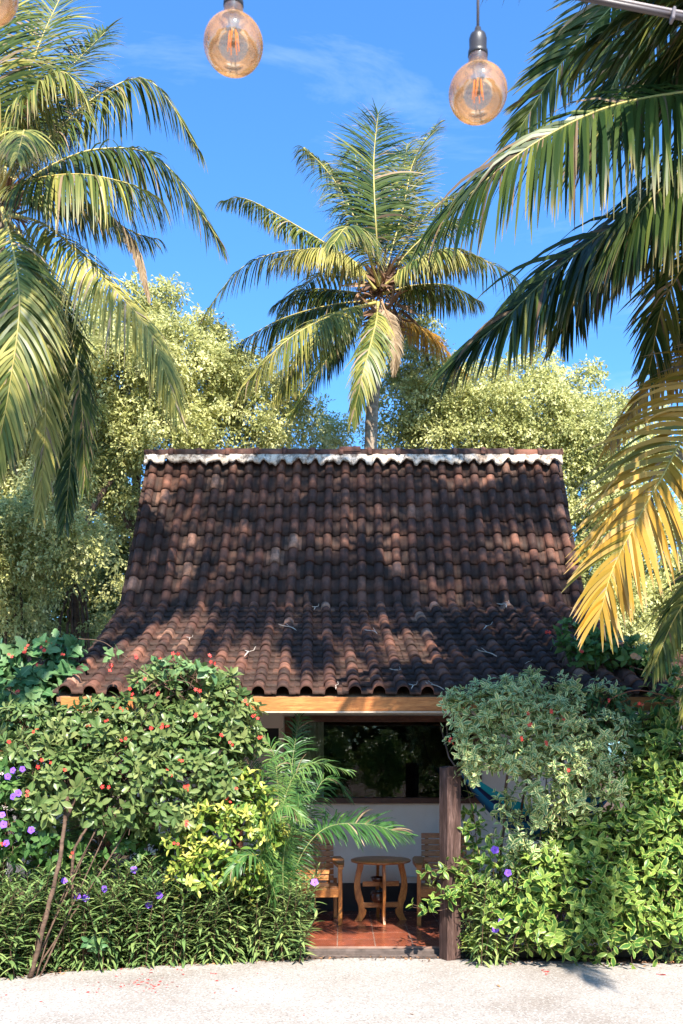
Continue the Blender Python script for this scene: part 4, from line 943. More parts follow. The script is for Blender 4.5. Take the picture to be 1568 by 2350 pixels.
def shrub(name, label, blobs, tpl, mat, cat='shrub', lsz=.09, nleaf=7, dens=60, tone=.5, tvar=.14, axis_up=.5, openness=1.0, stems=(), stem_mat='stem', flowers=(), base=None, wvar=1.0, tiptone=0.0, spray=0, elev=.35, group=None, leafname='foliage', move=True):
    if move:
        blobs = list(blobs); blobs = [(a[0], a[1], a[2] + sh(a[0]), *a[3:]) for a in blobs]; stems = [([(q[0], q[1], q[2] + sh(q[0])) for q in s_[0]], s_[1], s_[2]) for s_ in stems]; flowers = [(a[0], a[1], a[2] + sh(a[0]), a[3]) for a in flowers]
    if base is None: b0 = P(blobs[0][0], 0, blobs[0][2]); base = (b0[0], b0[1], 0)
    rt = empty(name, base, label, cat, group); g = Geo(); gs = Geo(); lsz = lsz * 1.1
    for bi, (x, y, d, rx, ry, dn) in enumerate(blobs):
        c = P(x, y, d); R0 = np.array([rx, min(rx, ry) * .75, ry]) * d / FP
        K = max(3, int(3.0 * dens * dn * (R0[0] * R0[2] * 4 + .02)))
        pts, od = blob_points(c, R0, K, .35)
        ax = nrm(od * .8 + np.array([0, -.25, axis_up]) + rng.normal(0, .35, (K, 3)))
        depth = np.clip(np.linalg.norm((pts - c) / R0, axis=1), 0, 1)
        for i in range(K):
            A = ax[i]; ref = nrm(np.cross(A, rng.normal(size=3))); bt_ = np.cross(A, ref)
            nl = max(2, int(rng.normal(nleaf, 1.2)))
            if spray:   # opposite pairs along a short arching shoot
                s = np.linspace(0, 1, nl); L0 = lsz * spray
                cp = pts[i] + A * (s * L0)[:, None] - np.array([0, 0, .25]) * (s ** 2 * L0)[:, None]
                an = np.arange(nl) * (np.pi / 2) + rng.random() * 6
                for sg in (0, np.pi):
                    rd = np.cos(an + sg)[:, None] * ref + np.sin(an + sg)[:, None] * bt_
                    dd = nrm(rd + A * (.25 + .5 * s)[:, None] + np.array([0, 0, .05])); nn = nrm(A + rng.normal(0, .2, (nl, 3)) + np.array([0, -.1, .3]))
                    LL = lsz * (1.05 - .45 * s) * rng.uniform(.85, 1.15, nl)
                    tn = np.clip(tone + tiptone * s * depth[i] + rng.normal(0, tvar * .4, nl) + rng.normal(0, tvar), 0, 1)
                    g.inst(tpl, frames(dd, nn, LL, LL * wvar), cp, tn)
                gs.tube([pts[i] - A * L0 * .3, pts[i], cp[-1]], [.003, .0022, .0015], 4, cap=False)
            else:
                an = np.arange(nl) * 2.4 + rng.random() * 6; el = elev + rng.normal(0, .22, nl) + np.linspace(-.25, .5, nl)
                rd = np.cos(an)[:, None] * ref + np.sin(an)[:, None] * bt_
                dd = nrm(rd * np.cos(el)[:, None] + A * np.sin(el)[:, None] + np.array([0, 0, -.08])); nn = nrm(A + rng.normal(0, .25, (nl, 3)))
                LL = lsz * rng.uniform(.65, 1.15, nl) * np.linspace(1.05, .75, nl)
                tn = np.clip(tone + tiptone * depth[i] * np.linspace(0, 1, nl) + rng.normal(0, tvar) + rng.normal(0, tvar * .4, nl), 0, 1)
                g.inst(tpl, frames(dd, nn, LL, LL * wvar), pts[i] + A * np.linspace(0, lsz * .35, nl)[:, None], tn)
                st = nrm(A + nrm(pts[i] - c) * .5); gs.tube([pts[i] - st * lsz * 1.6 - np.array([0, 0, lsz * .5]), pts[i] - st * lsz * .6, pts[i] + A * lsz * .3], [.0035, .003, .002], 4, cap=False)
    part(g, leafname, M[mat], rt)
    for (sp, r0, r1) in stems:
        pp, L = spline([P(*q) if len(q) == 3 else q for q in sp], 30); jit = np.cumsum(rng.normal(0, .0035, pp.shape), 0); jit -= np.linspace(0, 1, 30)[:, None] * jit[-1]
        gs.tube(pp + jit, np.linspace(r0, r1, 30) * (1 + rng.normal(0, .06, 30)), 8)
    # limbs from the base to the clumps
    for (x, y, d, rx, ry, dn) in blobs:
        if rng.random() < .07:
            c = P(x, y, d); b = np.array([base[0] + rng.normal(0, .06), base[1] + rng.normal(0, .04), -.05]); mid = (b + c) / 2 + np.array([rng.normal(0, .08), 0, -.05])
            pp, L = spline([b, mid, c], 16); gs.tube(pp, np.linspace(.009, .003, 16), 5)
    part(gs, 'stems', M[stem_mat], rt)
    for (fx_, fy_, fd_, kind) in flowers:
        if kind == 'red': gg, mm = star_flower('flower', P(fx_, fy_, fd_), .019 * rng.uniform(.8, 1.2), 'red', cluster=rng.integers(2, 4))
        elif kind == 'violet': gg, mm = star_flower('flower', P(fx_, fy_, fd_), .034 * rng.uniform(.9, 1.1), 'violet', w=1.1, centre='deepviolet')
        elif kind == 'yellow': gg, mm = star_flower('flower', P(fx_, fy_, fd_), .03, 'gold', w=.9)
        elif kind == 'peach': gg, mm = star_flower('flower', P(fx_, fy_, fd_), .04, 'peach', w=1.2, cluster=2)
        o = part(gg, 'dry_leaf' if kind == 'peach' else 'flower', mm, rt)
    return rt

# --- big red flowering shrub, left
red_l = [(105, 1560 + 0, 8.5), ]
fl_ = [(280, 1625, 8.25), (375, 1512, 8.5), (400, 1485 + 20, 8.5), (330, 1560, 8.3), (455, 1580, 8.3), (450, 1645, 8.2), (345, 1672, 8.1), (375, 1668, 8.1), (285, 1700, 8.1), (510, 1690, 8.2), (602, 1690, 8.3), (480, 1628, 8.3), (532, 1705, 8.2), (587, 1660 - 20, 8.3),
       (385, 1765, 8.05), (390, 1782, 8.05), (418, 1748, 8.05), (425, 1805, 8.05), (115, 1745, 8.1), (147, 1768, 8.1), (243, 1800, 8.1), (90, 1752, 8.1), (538, 1812, 8.1), (525, 1838, 8.1), (428, 1890, 8.0), (403, 1940, 8.0), (165, 1957, 8.0), (68, 1815, 8.1),
       (535, 1495 + 160, 8.3), (300, 1530 + 60, 8.3), (203, 1650 + 20, 8.2), (78, 1630 + 45, 8.3), (585, 1850 - 210, 8.3), (565, 1608, 8.35), (247, 1652, 8.3), (495, 1555, 8.4), (365, 1595, 8.3), (5, 1890 + 50, 8.1)]
jb = [(470, 1570, 8.55, 65, 35, 1), (360, 1590, 8.5, 75, 40, .9), (240, 1640, 8.5, 80, 38, .9), (480, 1650, 8.4, 90, 50, 1), (350, 1680, 8.4, 100, 50, 1), (200, 1700, 8.4, 95, 50, 1), (540, 1700, 8.45, 60, 45, .9), (440, 1740, 8.3, 95, 50, 1), (300, 1770, 8.25, 110, 55, 1), (150, 1780, 8.3, 80, 55, .9), (500, 1800, 8.3, 60, 50, .9),
      (380, 1860, 8.25, 80, 60, .9), (480, 1860, 8.4, 60, 50, .8), (250, 1850, 8.25, 80, 45, .9), (90, 1840, 8.3, 60, 60, .8), (390, 1540, 8.6, 40, 24, .8), (520, 1600, 8.5, 36, 40, .8), (560, 1640, 8.5, 34, 40, .5), (70, 1740, 8.35, 60, 40, .8)]
shrub('flowering_shrub', 'tall leaning shrub with small red flowers covering the left end of the porch', jb, T_JAT, 'jatropha', lsz=.122, nleaf=8, dens=66, tone=.5, tvar=.17, tiptone=.2, base=tuple(P(75, 0, 8.1) * np.array([1, 1, 0])),
      stems=[([(70, 2243, 8.02), (108, 2100, 8.0), (140, 1960, 8.08), (152, 1850, 8.25), (160, 1760, 8.3), (200, 1700, 8.35)], .022, .014), ([(150, 1880, 8.22), (185, 1820, 8.25), (260, 1740, 8.3), (350, 1660, 8.35)], .02, .008), ([(170, 2080, 8.2), (172, 1960, 8.2), (205, 1900, 8.22), (250, 1820, 8.3)], .016, .008), ([(260, 1740, 8.3), (360, 1620, 8.4), (460, 1570, 8.5)], .010, .005),
             ([(420, 1600, 8.4), (330, 1540, 8.45), (240, 1480, 8.55), (180, 1465, 8.6)], .006, .003), ([(470, 1640, 8.35), (455, 1590, 8.3), (400, 1560, 8.35), (330, 1590, 8.3)], .005, .003)],
      stem_mat='bark', flowers=[(a, b, c, 'red') for a, b, c in fl_])
# --- climber with big heart leaves on top of it
shrub('climbing_vine', 'pale broad leaved vine trailing over the top of the red flowering shrub', [(440, 1545, 8.35, 60, 18, 1), (380, 1530, 8.4, 40, 18, .7), (250, 1505, 8.55, 30, 12, .7), (350, 1560, 8.35, 40, 18, .5)], T_OVA, 'bluegreen', cat='vine', lsz=.085, nleaf=3, dens=55, tone=.8, wvar=1.25, flowers=[(312, 1512, 8.4, 'red'), (258, 1530, 8.5, 'red'), (478, 1508, 8.4, 'red'), (485, 1525, 8.4, 'red')])
# --- left back shrub
shrub('flowering_shrub', 'dense blue green shrub with red flowers in front of the left fig tree', [(60, 1530, 9.6, 110, 45, 1), (160, 1510, 9.6, 50, 32, .9), (30, 1600, 9.3, 100, 60, 1), (130, 1590, 9.3, 70, 50, 1), (10, 1680, 9.1, 90, 60, .9), (90, 1670, 9.1, 60, 50, .7), (-60, 1600, 9.4, 80, 90, .8), (130, 1490, 9.6, 40, 20, .8)],
      T_LOB, 'bluegreen', lsz=.15, nleaf=6, dens=30, tone=.5, tvar=.2, flowers=[(62, 1480, 9.3, 'red'), (112, 1475, 9.3, 'red'), (100, 1490, 9.3, 'red'), (22, 1502, 9.3, 'red'), (145, 1500, 9.3, 'red'), (52, 1500, 9.2, 'red'), (5, 1650, 8.9, 'red'), (40, 1590, 9.0, 'red'), (85, 1525, 9.1, 'red')])
shrub('flowering_shrub', 'red flowering shrub with whorled leaves at the far left edge', [(60, 1650, 8.7, 70, 35, 1), (150, 1660, 8.6, 60, 35, .9), (110, 1700, 8.5, 60, 35, .9), (20, 1720, 8.5, 60, 35, .8)], T_JAT, 'jatropha', lsz=.11, nleaf=8, dens=60, tone=.55, tvar=.17, stem_mat='stem_red', flowers=[(98, 1640 + 55, 8.4, 'red'), (22, 1700, 8.3, 'red'), (130, 1790, 8.2, 'red')])
shrub('leafy_shrub', 'low shrub with soft green leaves at the lower left edge', [(30, 1790, 8.5, 80, 70, 1), (20, 1900, 8.4, 80, 70, 1), (90, 1930, 8.4, 70, 60, .9), (-70, 1850, 8.5, 90, 120, .8), (240, 1930, 8.5, 80, 50, .8), (330, 1960, 8.55, 70, 40, .6), (180, 2000, 8.6, 70, 50, .7), (300, 1900, 8.65, 80, 50, .9), (400, 1960, 8.65, 80, 50, .9), (440, 1880, 8.6, 60, 50, .8), (130, 1960, 8.6, 70, 60, .8), (330, 2020, 8.65, 70, 40, .7), (560, 2060, 8.6, 70, 40, .7), (0, 2000, 8.5, 60, 60, .9), (-40, 1940, 8.6, 60, 60, .9)], T_OVA, 'green', lsz=.10, nleaf=5, dens=55, tone=.4, tvar=.2, elev=.1,
      flowers=[(30, 1768, 8.1, 'violet'), (18, 1782, 8.1, 'violet') , (52, 1765, 8.1, 'violet'), (42, 1820, 8.1, 'violet'), (30, 1828, 8.1, 'violet'), (8, 1892, 8.1, 'violet'), (15, 1935, 8.1, 'violet'), (72, 1905, 8.1, 'violet'), (5, 1870, 8.15, 'violet')])
# --- golden shrub
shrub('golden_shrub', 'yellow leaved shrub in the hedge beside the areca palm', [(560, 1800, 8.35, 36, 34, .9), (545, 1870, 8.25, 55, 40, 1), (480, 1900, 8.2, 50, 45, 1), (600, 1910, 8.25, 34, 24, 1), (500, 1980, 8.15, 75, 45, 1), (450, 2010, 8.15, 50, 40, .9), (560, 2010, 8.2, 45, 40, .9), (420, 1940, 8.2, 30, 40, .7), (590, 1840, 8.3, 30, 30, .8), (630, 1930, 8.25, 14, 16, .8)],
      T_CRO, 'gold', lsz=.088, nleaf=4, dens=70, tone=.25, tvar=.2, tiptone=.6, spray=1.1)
# --- areca palm clump
ar = empty('areca_palm', tuple(P(655, 0, 8.9) * np.array([1, 1, 0])), 'feathery green areca palm clump arching over the left armchair', 'palm')
def af(*pts, **k):
    frond('frond', [P(*p) for p in pts], ar, **{**dict(ll=.34, npair=48, droop=.9, width=.017, mat='areca', rmat='rachis_g', rr=.007, tone=.5, start=.22, seg=5, tatter=.02), **k})
af((660, 2120, 8.9), (640, 1930, 8.85), (665, 1800, 8.8), (715, 1752, 8.7), (795, 1768, 8.6), ll=.30, tone=.8, face=(.3, -.5, .9))
af((660, 2120, 8.95), (680, 1990, 8.95), (740, 1905, 8.95), (830, 1890, 8.95), (935, 1915, 9.0), start=.5, ll=.36, tone=.3, width=.02, face=(0, -.5, .9), droop=.6)
af((655, 2120, 9.0), (660, 1900, 9.1), (668, 1780, 9.2), (678, 1700, 9.3), (690, 1640, 9.3), ll=.36, tone=.15, face=(.1, -1, .2), droop=.8)
af((650, 2120, 8.9), (625, 1940, 8.9), (600, 1830, 8.9), (610, 1760, 8.8), (650, 1735, 8.7), ll=.3, tone=.6)
af((650, 2120, 8.9), (630, 1960, 8.85), (600, 1880, 8.75), (560, 1840, 8.65), (520, 1850, 8.6), ll=.32, tone=.55)
af((655, 2120, 8.85), (650, 1980, 8.75), (670, 1900, 8.65), (690, 1835, 8.55), (715, 1825, 8.5), ll=.22, tone=.5)
af((650, 2120, 8.8), (620, 2020, 8.65), (590, 1970, 8.5), (560, 1965, 8.4), (530, 2000, 8.3), ll=.3, tone=.5)
af((650, 2120, 9.0), (620, 1900, 9.1), (575, 1760, 9.1), (540, 1700, 9.0), (500, 1690, 8.9), ll=.34, tone=.4)
af((655, 2120, 9.1), (700, 1900, 9.2), (735, 1800, 9.3), (770, 1790, 9.35), (800, 1830, 9.4), ll=.3, tone=.35)
af((645, 2120, 8.8), (600, 1990, 8.7), (620, 1880, 8.6), (660, 1850, 8.5), (700, 1880, 8.4), ll=.3, tone=.65)
af((655, 2120, 9.0), (640, 1850, 9.05), (630, 1740, 9.05), (600, 1690, 9.0), (560, 1700, 8.95), ll=.32, tone=.75)
# young fan on the far left under the eave
ar2 = empty('areca_palm', tuple(P(190, 0, 8.9) * np.array([1, 1, 0])), 'pale areca palm fronds showing below the left end of the eave', 'palm')
ar_keep = ar; ar = ar2
af((190, 2050, 8.9), (185, 1850, 8.9), (190, 1720, 8.85), (215, 1660, 8.8), (245, 1640, 8.75), ll=.3, tone=.95, face=(0, -1, .2))
af((190, 2050, 8.9), (170, 1850, 8.9), (150, 1740, 8.85), (110, 1690, 8.8), (60, 1700, 8.75), ll=.3, tone=.85)
af((190, 2050, 8.9), (210, 1850, 8.9), (240, 1760, 8.85), (290, 1720, 8.8), (340, 1740, 8.75), ll=.3, tone=.5)
ar = ar_keep

# --- narrow leaved border plants along the path
viol = [(308, 1996), (148, 2021), (178, 2058), (197, 2061), (342, 2076), (366, 2055), (240, 2040), (722, 2025)]
def ruellia(px, ybase, d, w, h, label, group=None, flowers=(), nst=34, tone=.5, sc=1.0):
    c = P(px, 0, d); rt = empty('border_plant', (c[0], d, 0), label, 'plant', group); g = Geo(); gs = Geo()
    for i in range(nst):
        x = c[0] + rng.uniform(-w, w) / 2; y = d + rng.uniform(-.20, .42); H = h * rng.uniform(.5, 1.22) * (1 if y > d else .85)
        lean = rng.normal(0, .22, 2) + np.array([0, -.08]); n = int(H / .058) + 3; s = np.linspace(.04, 1, n)
        cp = np.stack([x + lean[0] * H * s ** 1.6, y + lean[1] * H * s ** 1.6, H * s - .03], -1)
        gs.tube([cp[0] - [0, 0, .08], cp[n // 2], cp[-1]], [.0035, .003, .002], 4, cap=False)
        an = np.arange(n) * 1.571 + rng.random() * 6
        for sg in (0, math.pi):
            rd = np.stack([np.cos(an + sg), np.sin(an + sg), 0 * an], -1)
            up = np.interp(s, [0, .6, 1], [-.15, .35, 1.1]) + rng.normal(0, .2, n)
            dd = nrm(rd + np.array([0, 0, 1.]) * up[:, None]); LL = .165 * sc * rng.uniform(.6, 1.2, n) * np.interp(s, [0, .7, 1], [.9, 1.05, .7])
            nn = nrm(np.array([0, 0, 1.]) - dd * dd[:, 2:3] + rng.normal(0, .15, (n, 3)))
            g.inst(T_RUE, frames(dd, nn, LL, LL * rng.uniform(.8, 1.3)), cp, np.clip(rng.normal(tone, .2, n), 0, 1))
    part(g, 'foliage', M['ruellia'], rt); part(gs, 'stems', M['stem'], rt)
    for (a, b) in flowers:
        gg, mm = star_flower('flower', P(a, b, d - .22), .036, 'violet', w=1.1, centre='deepviolet'); part(gg, 'flower', mm, rt)
        q = P(a, b, d - .2); g3 = Geo(); g3.tube([q + [0, .02, 0], q + [0.01, .06, -.1], q + [0, .1, -.25]], .002, 4, cap=False); part(g3, 'flower_stalk', M['stem_red'], rt)
    return rt
edge_d = lambda px: float(np.interp((px - CX) / FP * 8.4, xs, ys))
rows_ = [(-40, .85, []), (30, .85, []), (100, .8, []), (165, .82, viol[1:2]), (230, .8, viol[2:4] + viol[6:7]), (300, .85, viol[:1]), (370, .8, viol[4:6]), (440, .72, []), (510, .74, []), (575, .72, []), (635, .74, []), (672, .62, viol[7:8])]
side = ['at the left edge of the path', 'beside the trunk of the leaning shrub', None]
for i, (px, h, fl2) in enumerate(rows_):
    d = edge_d(px) + (.32 if i in (2, 3) else .17)
    lab = 'dark narrow leaved border plant along the path edge'
    grp = 'narrow leaved plants edging the path'
    if fl2: lab = {3: 'narrow leaved border plant with one violet flower right of the leaning trunk', 4: 'narrow leaved border plant with three violet flowers', 5: 'narrow leaved border plant with one violet flower on a tall stalk below the golden shrub', 6: 'narrow leaved border plant with two violet flowers side by side', 11: 'narrow leaved border plant with a violet flower in front of the left armchair'}[i]
    if i == 11: d -= .12
    ruellia(px, 0, d, .34 if i < 11 else .16, h, lab, grp, fl2, nst=60 if i < 11 else 24, tone=.55 if i < 7 else .65)
ruellia(1120, 0, 8.70, .30, .8, 'narrow leaved border plant with violet flowers right of the timber post', None, [(1136, 1950), (1166, 2003), (1152, 2112), (1137, 2133)], nst=30, tone=.75)
ruellia(1540, 0, 8.85, .30, .45, 'low narrow leaved border plant at the right edge of the path', None, [], nst=30, tone=.65)
shrub('leafy_shrub', 'small round leaved plant growing through the border in front of the left armchair', [(640, 2080, 8.55, 60, 36, 1), (700, 2070, 8.5, 26, 22, .9), (600, 2120, 8.5, 40, 30, .8), (660, 2130, 8.5, 50, 26, .8), (560, 2080, 8.5, 34, 26, .6)], T_OVA, 'bluegreen', lsz=.07, nleaf=5, dens=90, tone=.6, tvar=.2)
shrub('leafy_shrub', 'small heart leaved plant at the foot of the border left of centre', [(215, 2165, 8.12, 22, 22, 1)], T_OVA, 'bluegreen', lsz=.075, nleaf=4, dens=60, tone=.55, tvar=.15)
shrub('leafy_shrub', 'small plant with round pale leaves in the middle of the left border', [(405, 2130, 8.22, 22, 26, .8)], T_OVA, 'bluegreen', lsz=.07, nleaf=4, dens=60, tone=.65, tvar=.15)

# --- right side
shrub('variegated_shrub', 'white margined shrub with a few red flowers in front of the right eave', [(1090, 1640, 8.6, 60, 45, 1), (1180, 1640, 8.55, 75, 50, 1), (1280, 1660, 8.55, 80, 50, 1), (1100, 1720, 8.55, 62, 45, 1), (1200, 1730, 8.5, 80, 45, 1), (1300, 1740, 8.5, 80, 50, 1), (1380, 1690, 8.6, 60, 60, .8), (1240, 1800, 8.5, 40, 40, .8), (1330, 1810, 8.5, 60, 50, .9), (1400, 1790, 8.55, 50, 60, .8), (1260, 1860, 8.5, 45, 36, .7), (1175, 1590, 8.6, 50, 22, .7), (1090, 1760, 8.6, 36, 26, .7), (1200, 1575, 8.7, 20, 16, .8), (1270, 1590, 8.65, 40, 22, .6), (1180, 1930, 8.55, 34, 46, .55), (1230, 1960, 8.6, 60, 50, .5), (1110, 1588, 8.65, 16, 16, .9), (1310, 1572, 8.65, 22, 16, .8), (1040, 1610, 8.6, 18, 20, .8), (1220, 1560, 8.7, 12, 14, .8), (1390, 1590, 8.7, 20, 16, .6), (1160, 1850, 8.6, 24, 30, .5)],
      T_CRO, 'variegated', lsz=.078, nleaf=4, dens=125, tone=.5, tvar=.2, spray=1.3, elev=.3, base=tuple(P(1165, 0, 8.75) * np.array([1, 1, 0])),
      stems=[([(1160, 2200, 8.8), (1150, 2000, 8.78), (1160, 1880, 8.75), (1162, 1780, 8.7), (1190, 1680, 8.65)], .02, .012), ([(1170, 2200, 8.8), (1190, 1950, 8.8), (1205, 1820, 8.78), (1250, 1700, 8.65)], .016, .01), ([(1040, 1575 + 100, 8.6), (1030, 1660, 8.55), (1025, 1690, 8.5)], .004, .002)],
      stem_mat='bark', flowers=[(1035, 1692 + 8, 8.4, 'red'), (1215, 1634, 8.25, 'red'), (1268, 1633, 8.25, 'red'), (1290, 1650, 8.25, 'red'), (1252, 1703, 8.2, 'red'), (1310, 1765, 8.2, 'red'), (1240, 1765, 8.2, 'yellow'), (1200, 1680 + 15, 8.25, 'red'), (1212, 1663, 8.25, 'red')])
shrub('leafy_shrub', 'smooth blue green shrub between the variegated shrub and the right edge', [(1340, 1620, 8.75, 60, 36, 1), (1420, 1640, 8.75, 60, 40, 1), (1480, 1700, 8.7, 60, 60, .8), (1380, 1680, 8.6, 50, 30, .7), (1400, 1600, 8.8, 30, 20, .6)], T_OVA, 'bluegreen', lsz=.10, nleaf=5, dens=70, tone=.45, tvar=.18, wvar=.85, stem_mat='stem_red', flowers=[(1472, 1618, 8.4, 'red'), (1395, 1610, 8.5, 'red')],
      stems=[([(1560, 1700, 8.7), (1568, 1640, 8.6), (1540, 1600, 8.6), (1470, 1585, 8.55), (1410, 1600, 8.55), (1380, 1640, 8.6)], .006, .004)])
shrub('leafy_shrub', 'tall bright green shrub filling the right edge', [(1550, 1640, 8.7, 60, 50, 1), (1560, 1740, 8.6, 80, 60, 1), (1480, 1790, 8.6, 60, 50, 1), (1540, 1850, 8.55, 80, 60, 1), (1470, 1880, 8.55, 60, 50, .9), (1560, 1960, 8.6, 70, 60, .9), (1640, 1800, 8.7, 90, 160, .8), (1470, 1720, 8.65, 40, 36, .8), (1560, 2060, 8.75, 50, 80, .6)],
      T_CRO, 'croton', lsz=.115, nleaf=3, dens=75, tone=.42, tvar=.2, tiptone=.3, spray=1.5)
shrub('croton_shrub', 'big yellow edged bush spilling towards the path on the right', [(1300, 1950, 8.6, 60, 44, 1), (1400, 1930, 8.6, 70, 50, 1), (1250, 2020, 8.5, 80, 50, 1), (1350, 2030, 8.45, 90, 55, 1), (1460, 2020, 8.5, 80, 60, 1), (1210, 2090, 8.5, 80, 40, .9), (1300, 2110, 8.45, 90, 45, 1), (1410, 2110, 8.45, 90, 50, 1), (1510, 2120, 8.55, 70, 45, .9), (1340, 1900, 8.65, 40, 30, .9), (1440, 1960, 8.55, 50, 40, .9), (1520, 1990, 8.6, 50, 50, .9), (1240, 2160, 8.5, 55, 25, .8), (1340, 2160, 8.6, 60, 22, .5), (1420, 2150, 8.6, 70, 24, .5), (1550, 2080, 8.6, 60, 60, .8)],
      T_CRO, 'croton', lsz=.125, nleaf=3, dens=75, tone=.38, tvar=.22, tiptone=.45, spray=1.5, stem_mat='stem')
shrub('croton_shrub', 'thin yellow edged shoots reaching round the timber post', [(1060, 2010, 8.6, 30, 16, .8), (1010, 1995, 8.55, 26, 10, .9), (1040, 2060, 8.55, 36, 12, .8), (990, 2085, 8.5, 26, 8, .9), (1110, 1990, 8.6, 40, 36, .8), (1100, 2050, 8.6, 50, 34, .8), (1085, 1920, 8.75, 20, 36, .8), (1075, 1850, 8.8, 14, 34, .8), (1120, 1930, 8.7, 20, 24, .5), (1120, 2110, 8.6, 40, 30, .7)],
      T_CRO, 'croton', lsz=.088, nleaf=3, dens=62, tone=.42, tvar=.18, tiptone=.2, spray=1.3,
      stems=[([(1110, 2180, 8.8), (1100, 2070, 8.7), (1050, 2080, 8.6), (975, 2095, 8.5)], .005, .003), ([(1110, 2180, 8.8), (1105, 2030, 8.7), (1050, 1995, 8.6), (992, 1998, 8.5)], .005, .003), ([(1100, 2000, 8.75), (1090, 1900, 8.78), (1068, 1800, 8.82), (1062, 1760, 8.85)], .005, .003)])
shrub('golden_shrub', 'little yellow leaved plant at the foot of the timber post', [(1100, 2160, 8.6, 36, 24, 1), (1130, 2140, 8.6, 24, 16, .8), (1140, 2175, 8.55, 30, 14, .6)], T_CRO, 'gold', lsz=.05, nleaf=4, dens=260, tone=.4, tvar=.2, spray=1.1)
# vine on the tiles
shrub('climbing_vine', 'dark green vine with red flowers lying on the right corner of the tiled roof', [(1300, 1440, 9.95, 30, 10, .7), (1295, 1485, 9.8, 26, 16, .6), (1345, 1500, 9.7, 38, 26, 1), (1400, 1495, 9.7, 54, 32, 1), (1460, 1505, 9.6, 50, 32, 1), (1505, 1525, 9.5, 40, 24, 1), (1390, 1465, 9.8, 44, 18, .8), (1540, 1560, 9.3, 24, 16, .6)], T_OVA, 'green', cat='vine', move=False, lsz=.115, nleaf=5, dens=75, tone=.6, tvar=.2,
      flowers=[(1258, 1455, 9.8, 'red'), (1338, 1500, 9.4, 'red'), (1335, 1492, 9.4, 'red'), (1470, 1502, 9.3, 'peach')],
      stems=[([(1540, 1640, 9.0), (1530, 1560, 9.2), (1420, 1510, 9.65), (1300, 1440, 10.0), (1262, 1452, 9.95)], .007, .003)])
# sprig seen in front of the dark window
shrub('hanging_sprig', 'small sprig with yellow green leaves in front of the dark window', [(880, 1668, 9.6, 20, 8, 1.0), (905, 1695, 9.6, 22, 8, .6)], T_CRO, 'green', cat='plant', lsz=.085, nleaf=3, dens=90, tone=.9, base=(P(890, 0, 9.6)[0], 9.6, 2.15), stems=[([(905, 1625, 9.5), (895, 1650, 9.6), (880, 1668, 9.6)], .003, .002)]) if False else None

# bushes behind the photographer, seen only as the dark reflection in the window
bsrc = [o for o in COL.objects if o.get('label') == 'tall bright green shrub filling the right edge'][0]
for x, y, rz in ((-3.2, -2.6, 3.0), (-1.6, -3.0, 2.6), (-.2, -2.7, 3.5), (1.2, -3.1, 3.1), (2.6, -2.7, 2.7), (4.0, -3.0, 3.4), (-4.8, -3.0, 3.2)):
    o = copy_tree(bsrc); o.location = (x, y, 0); o.rotation_euler.z = rz; o['label'] = 'green shrub across the path outside the frame'; o['group'] = 'shrubs outside the frame'
# ------------------------------------------------------------------ litter
pet = None
def path_pt(x, y): d = CAMZ * FP / (y - HZ); return P(x, y, d)[:2]
ps = []
for k in range(46): ps.append((rng.normal(345, 38), rng.normal(2258, 16)))
for k in range(16): ps.append((rng.normal(250, 50), rng.normal(2262, 14)))
for k in range(12): ps.append((rng.uniform(400, 660), rng.uniform(2225, 2280)))
ps += [(5, 2290), (18, 2283), (60, 2270), (1158, 2207), (1175, 2212), (1245, 2228), (1262, 2230), (1252, 2235), (1512, 2238), (1506, 2235), (1580, 2226), (90, 2300), (700, 2330)]
for i, (x, y) in enumerate(ps):
    y = max(y, np.interp(x, [p[0] for p in edge_px], [p[1] for p in edge_px]) + 4)
    q = path_pt(x, y)
    if pet is None:
        g = Geo(); g.inst(leaf_tpl(.6, 3, .3, .3, 'obov'), np.array([np.eye(3) * .032]), np.zeros((1, 3)), np.array([.5]))
        pet = g.build('fallen_petal', M['red']); o = pet
    else: o = pet.copy(); COL.objects.link(o)
    o.location = (q[0], q[1], .003); o.rotation_euler = (rng.uniform(-.2, .2), rng.uniform(-.3, .3), rng.uniform(0, 6)); s = rng.uniform(.6, 1.3) * (1.9 if x > 1150 else 1); o.scale = (s, s, s)
    tag(o, 'small red petal fallen on the pale path', 'petal', 'red petals scattered on the path')
lf = None
for i, (x, y) in enumerate([(140, 2232), (150, 2235), (480, 2214), (500, 2212), (520, 2211), (515, 2209), (620, 2207), (760, 2200), (1140, 2203), (1260, 2205), (900, 2199), (410, 2218), (950, 2330), (1140, 2262), (1540, 2205)]):
    q = path_pt(x, y)
    if lf is None:
        g = Geo(); g.inst(leaf_tpl(.4, 4, .25, .2, 'ellip'), np.array([np.eye(3) * .08]), np.zeros((1, 3)), np.array([.5])); lf = g.build('fallen_leaf', M['peach']); o = lf
    else: o = lf.copy(); COL.objects.link(o)
    o.location = (q[0], q[1], .006); o.rotation_euler = (rng.uniform(-.2, .2), rng.uniform(-.3, .3), rng.uniform(0, 6)); s = rng.uniform(.5, 1.1); o.scale = (s, s, s)
    tag(o, 'dry orange leaf lying by the edge of the path', 'leaf', 'dry leaves along the path edge')
g = Geo(); K = 900
lx = rng.uniform(-3.6, 3.6, K); ly = np.interp(lx, xs, ys) + rng.normal(.01, .07, K)
nn = nrm(rand_dirs(K) * .35 + np.array([0, 0, 1])); LL = rng.uniform(.015, .05, K)
g.inst(leaf_tpl(.4, 3, .25, .2, 'ellip'), frames(rand_dirs(K) * np.array([1, 1, .1]), nn, LL), np.stack([lx, ly, 0 * lx + .008], -1), rng.random(K))
tag(g.build('leaf_litter', M['fibre']), 'brown leaf litter along the edge of the pale path', 'leaf litter', kind='stuff')
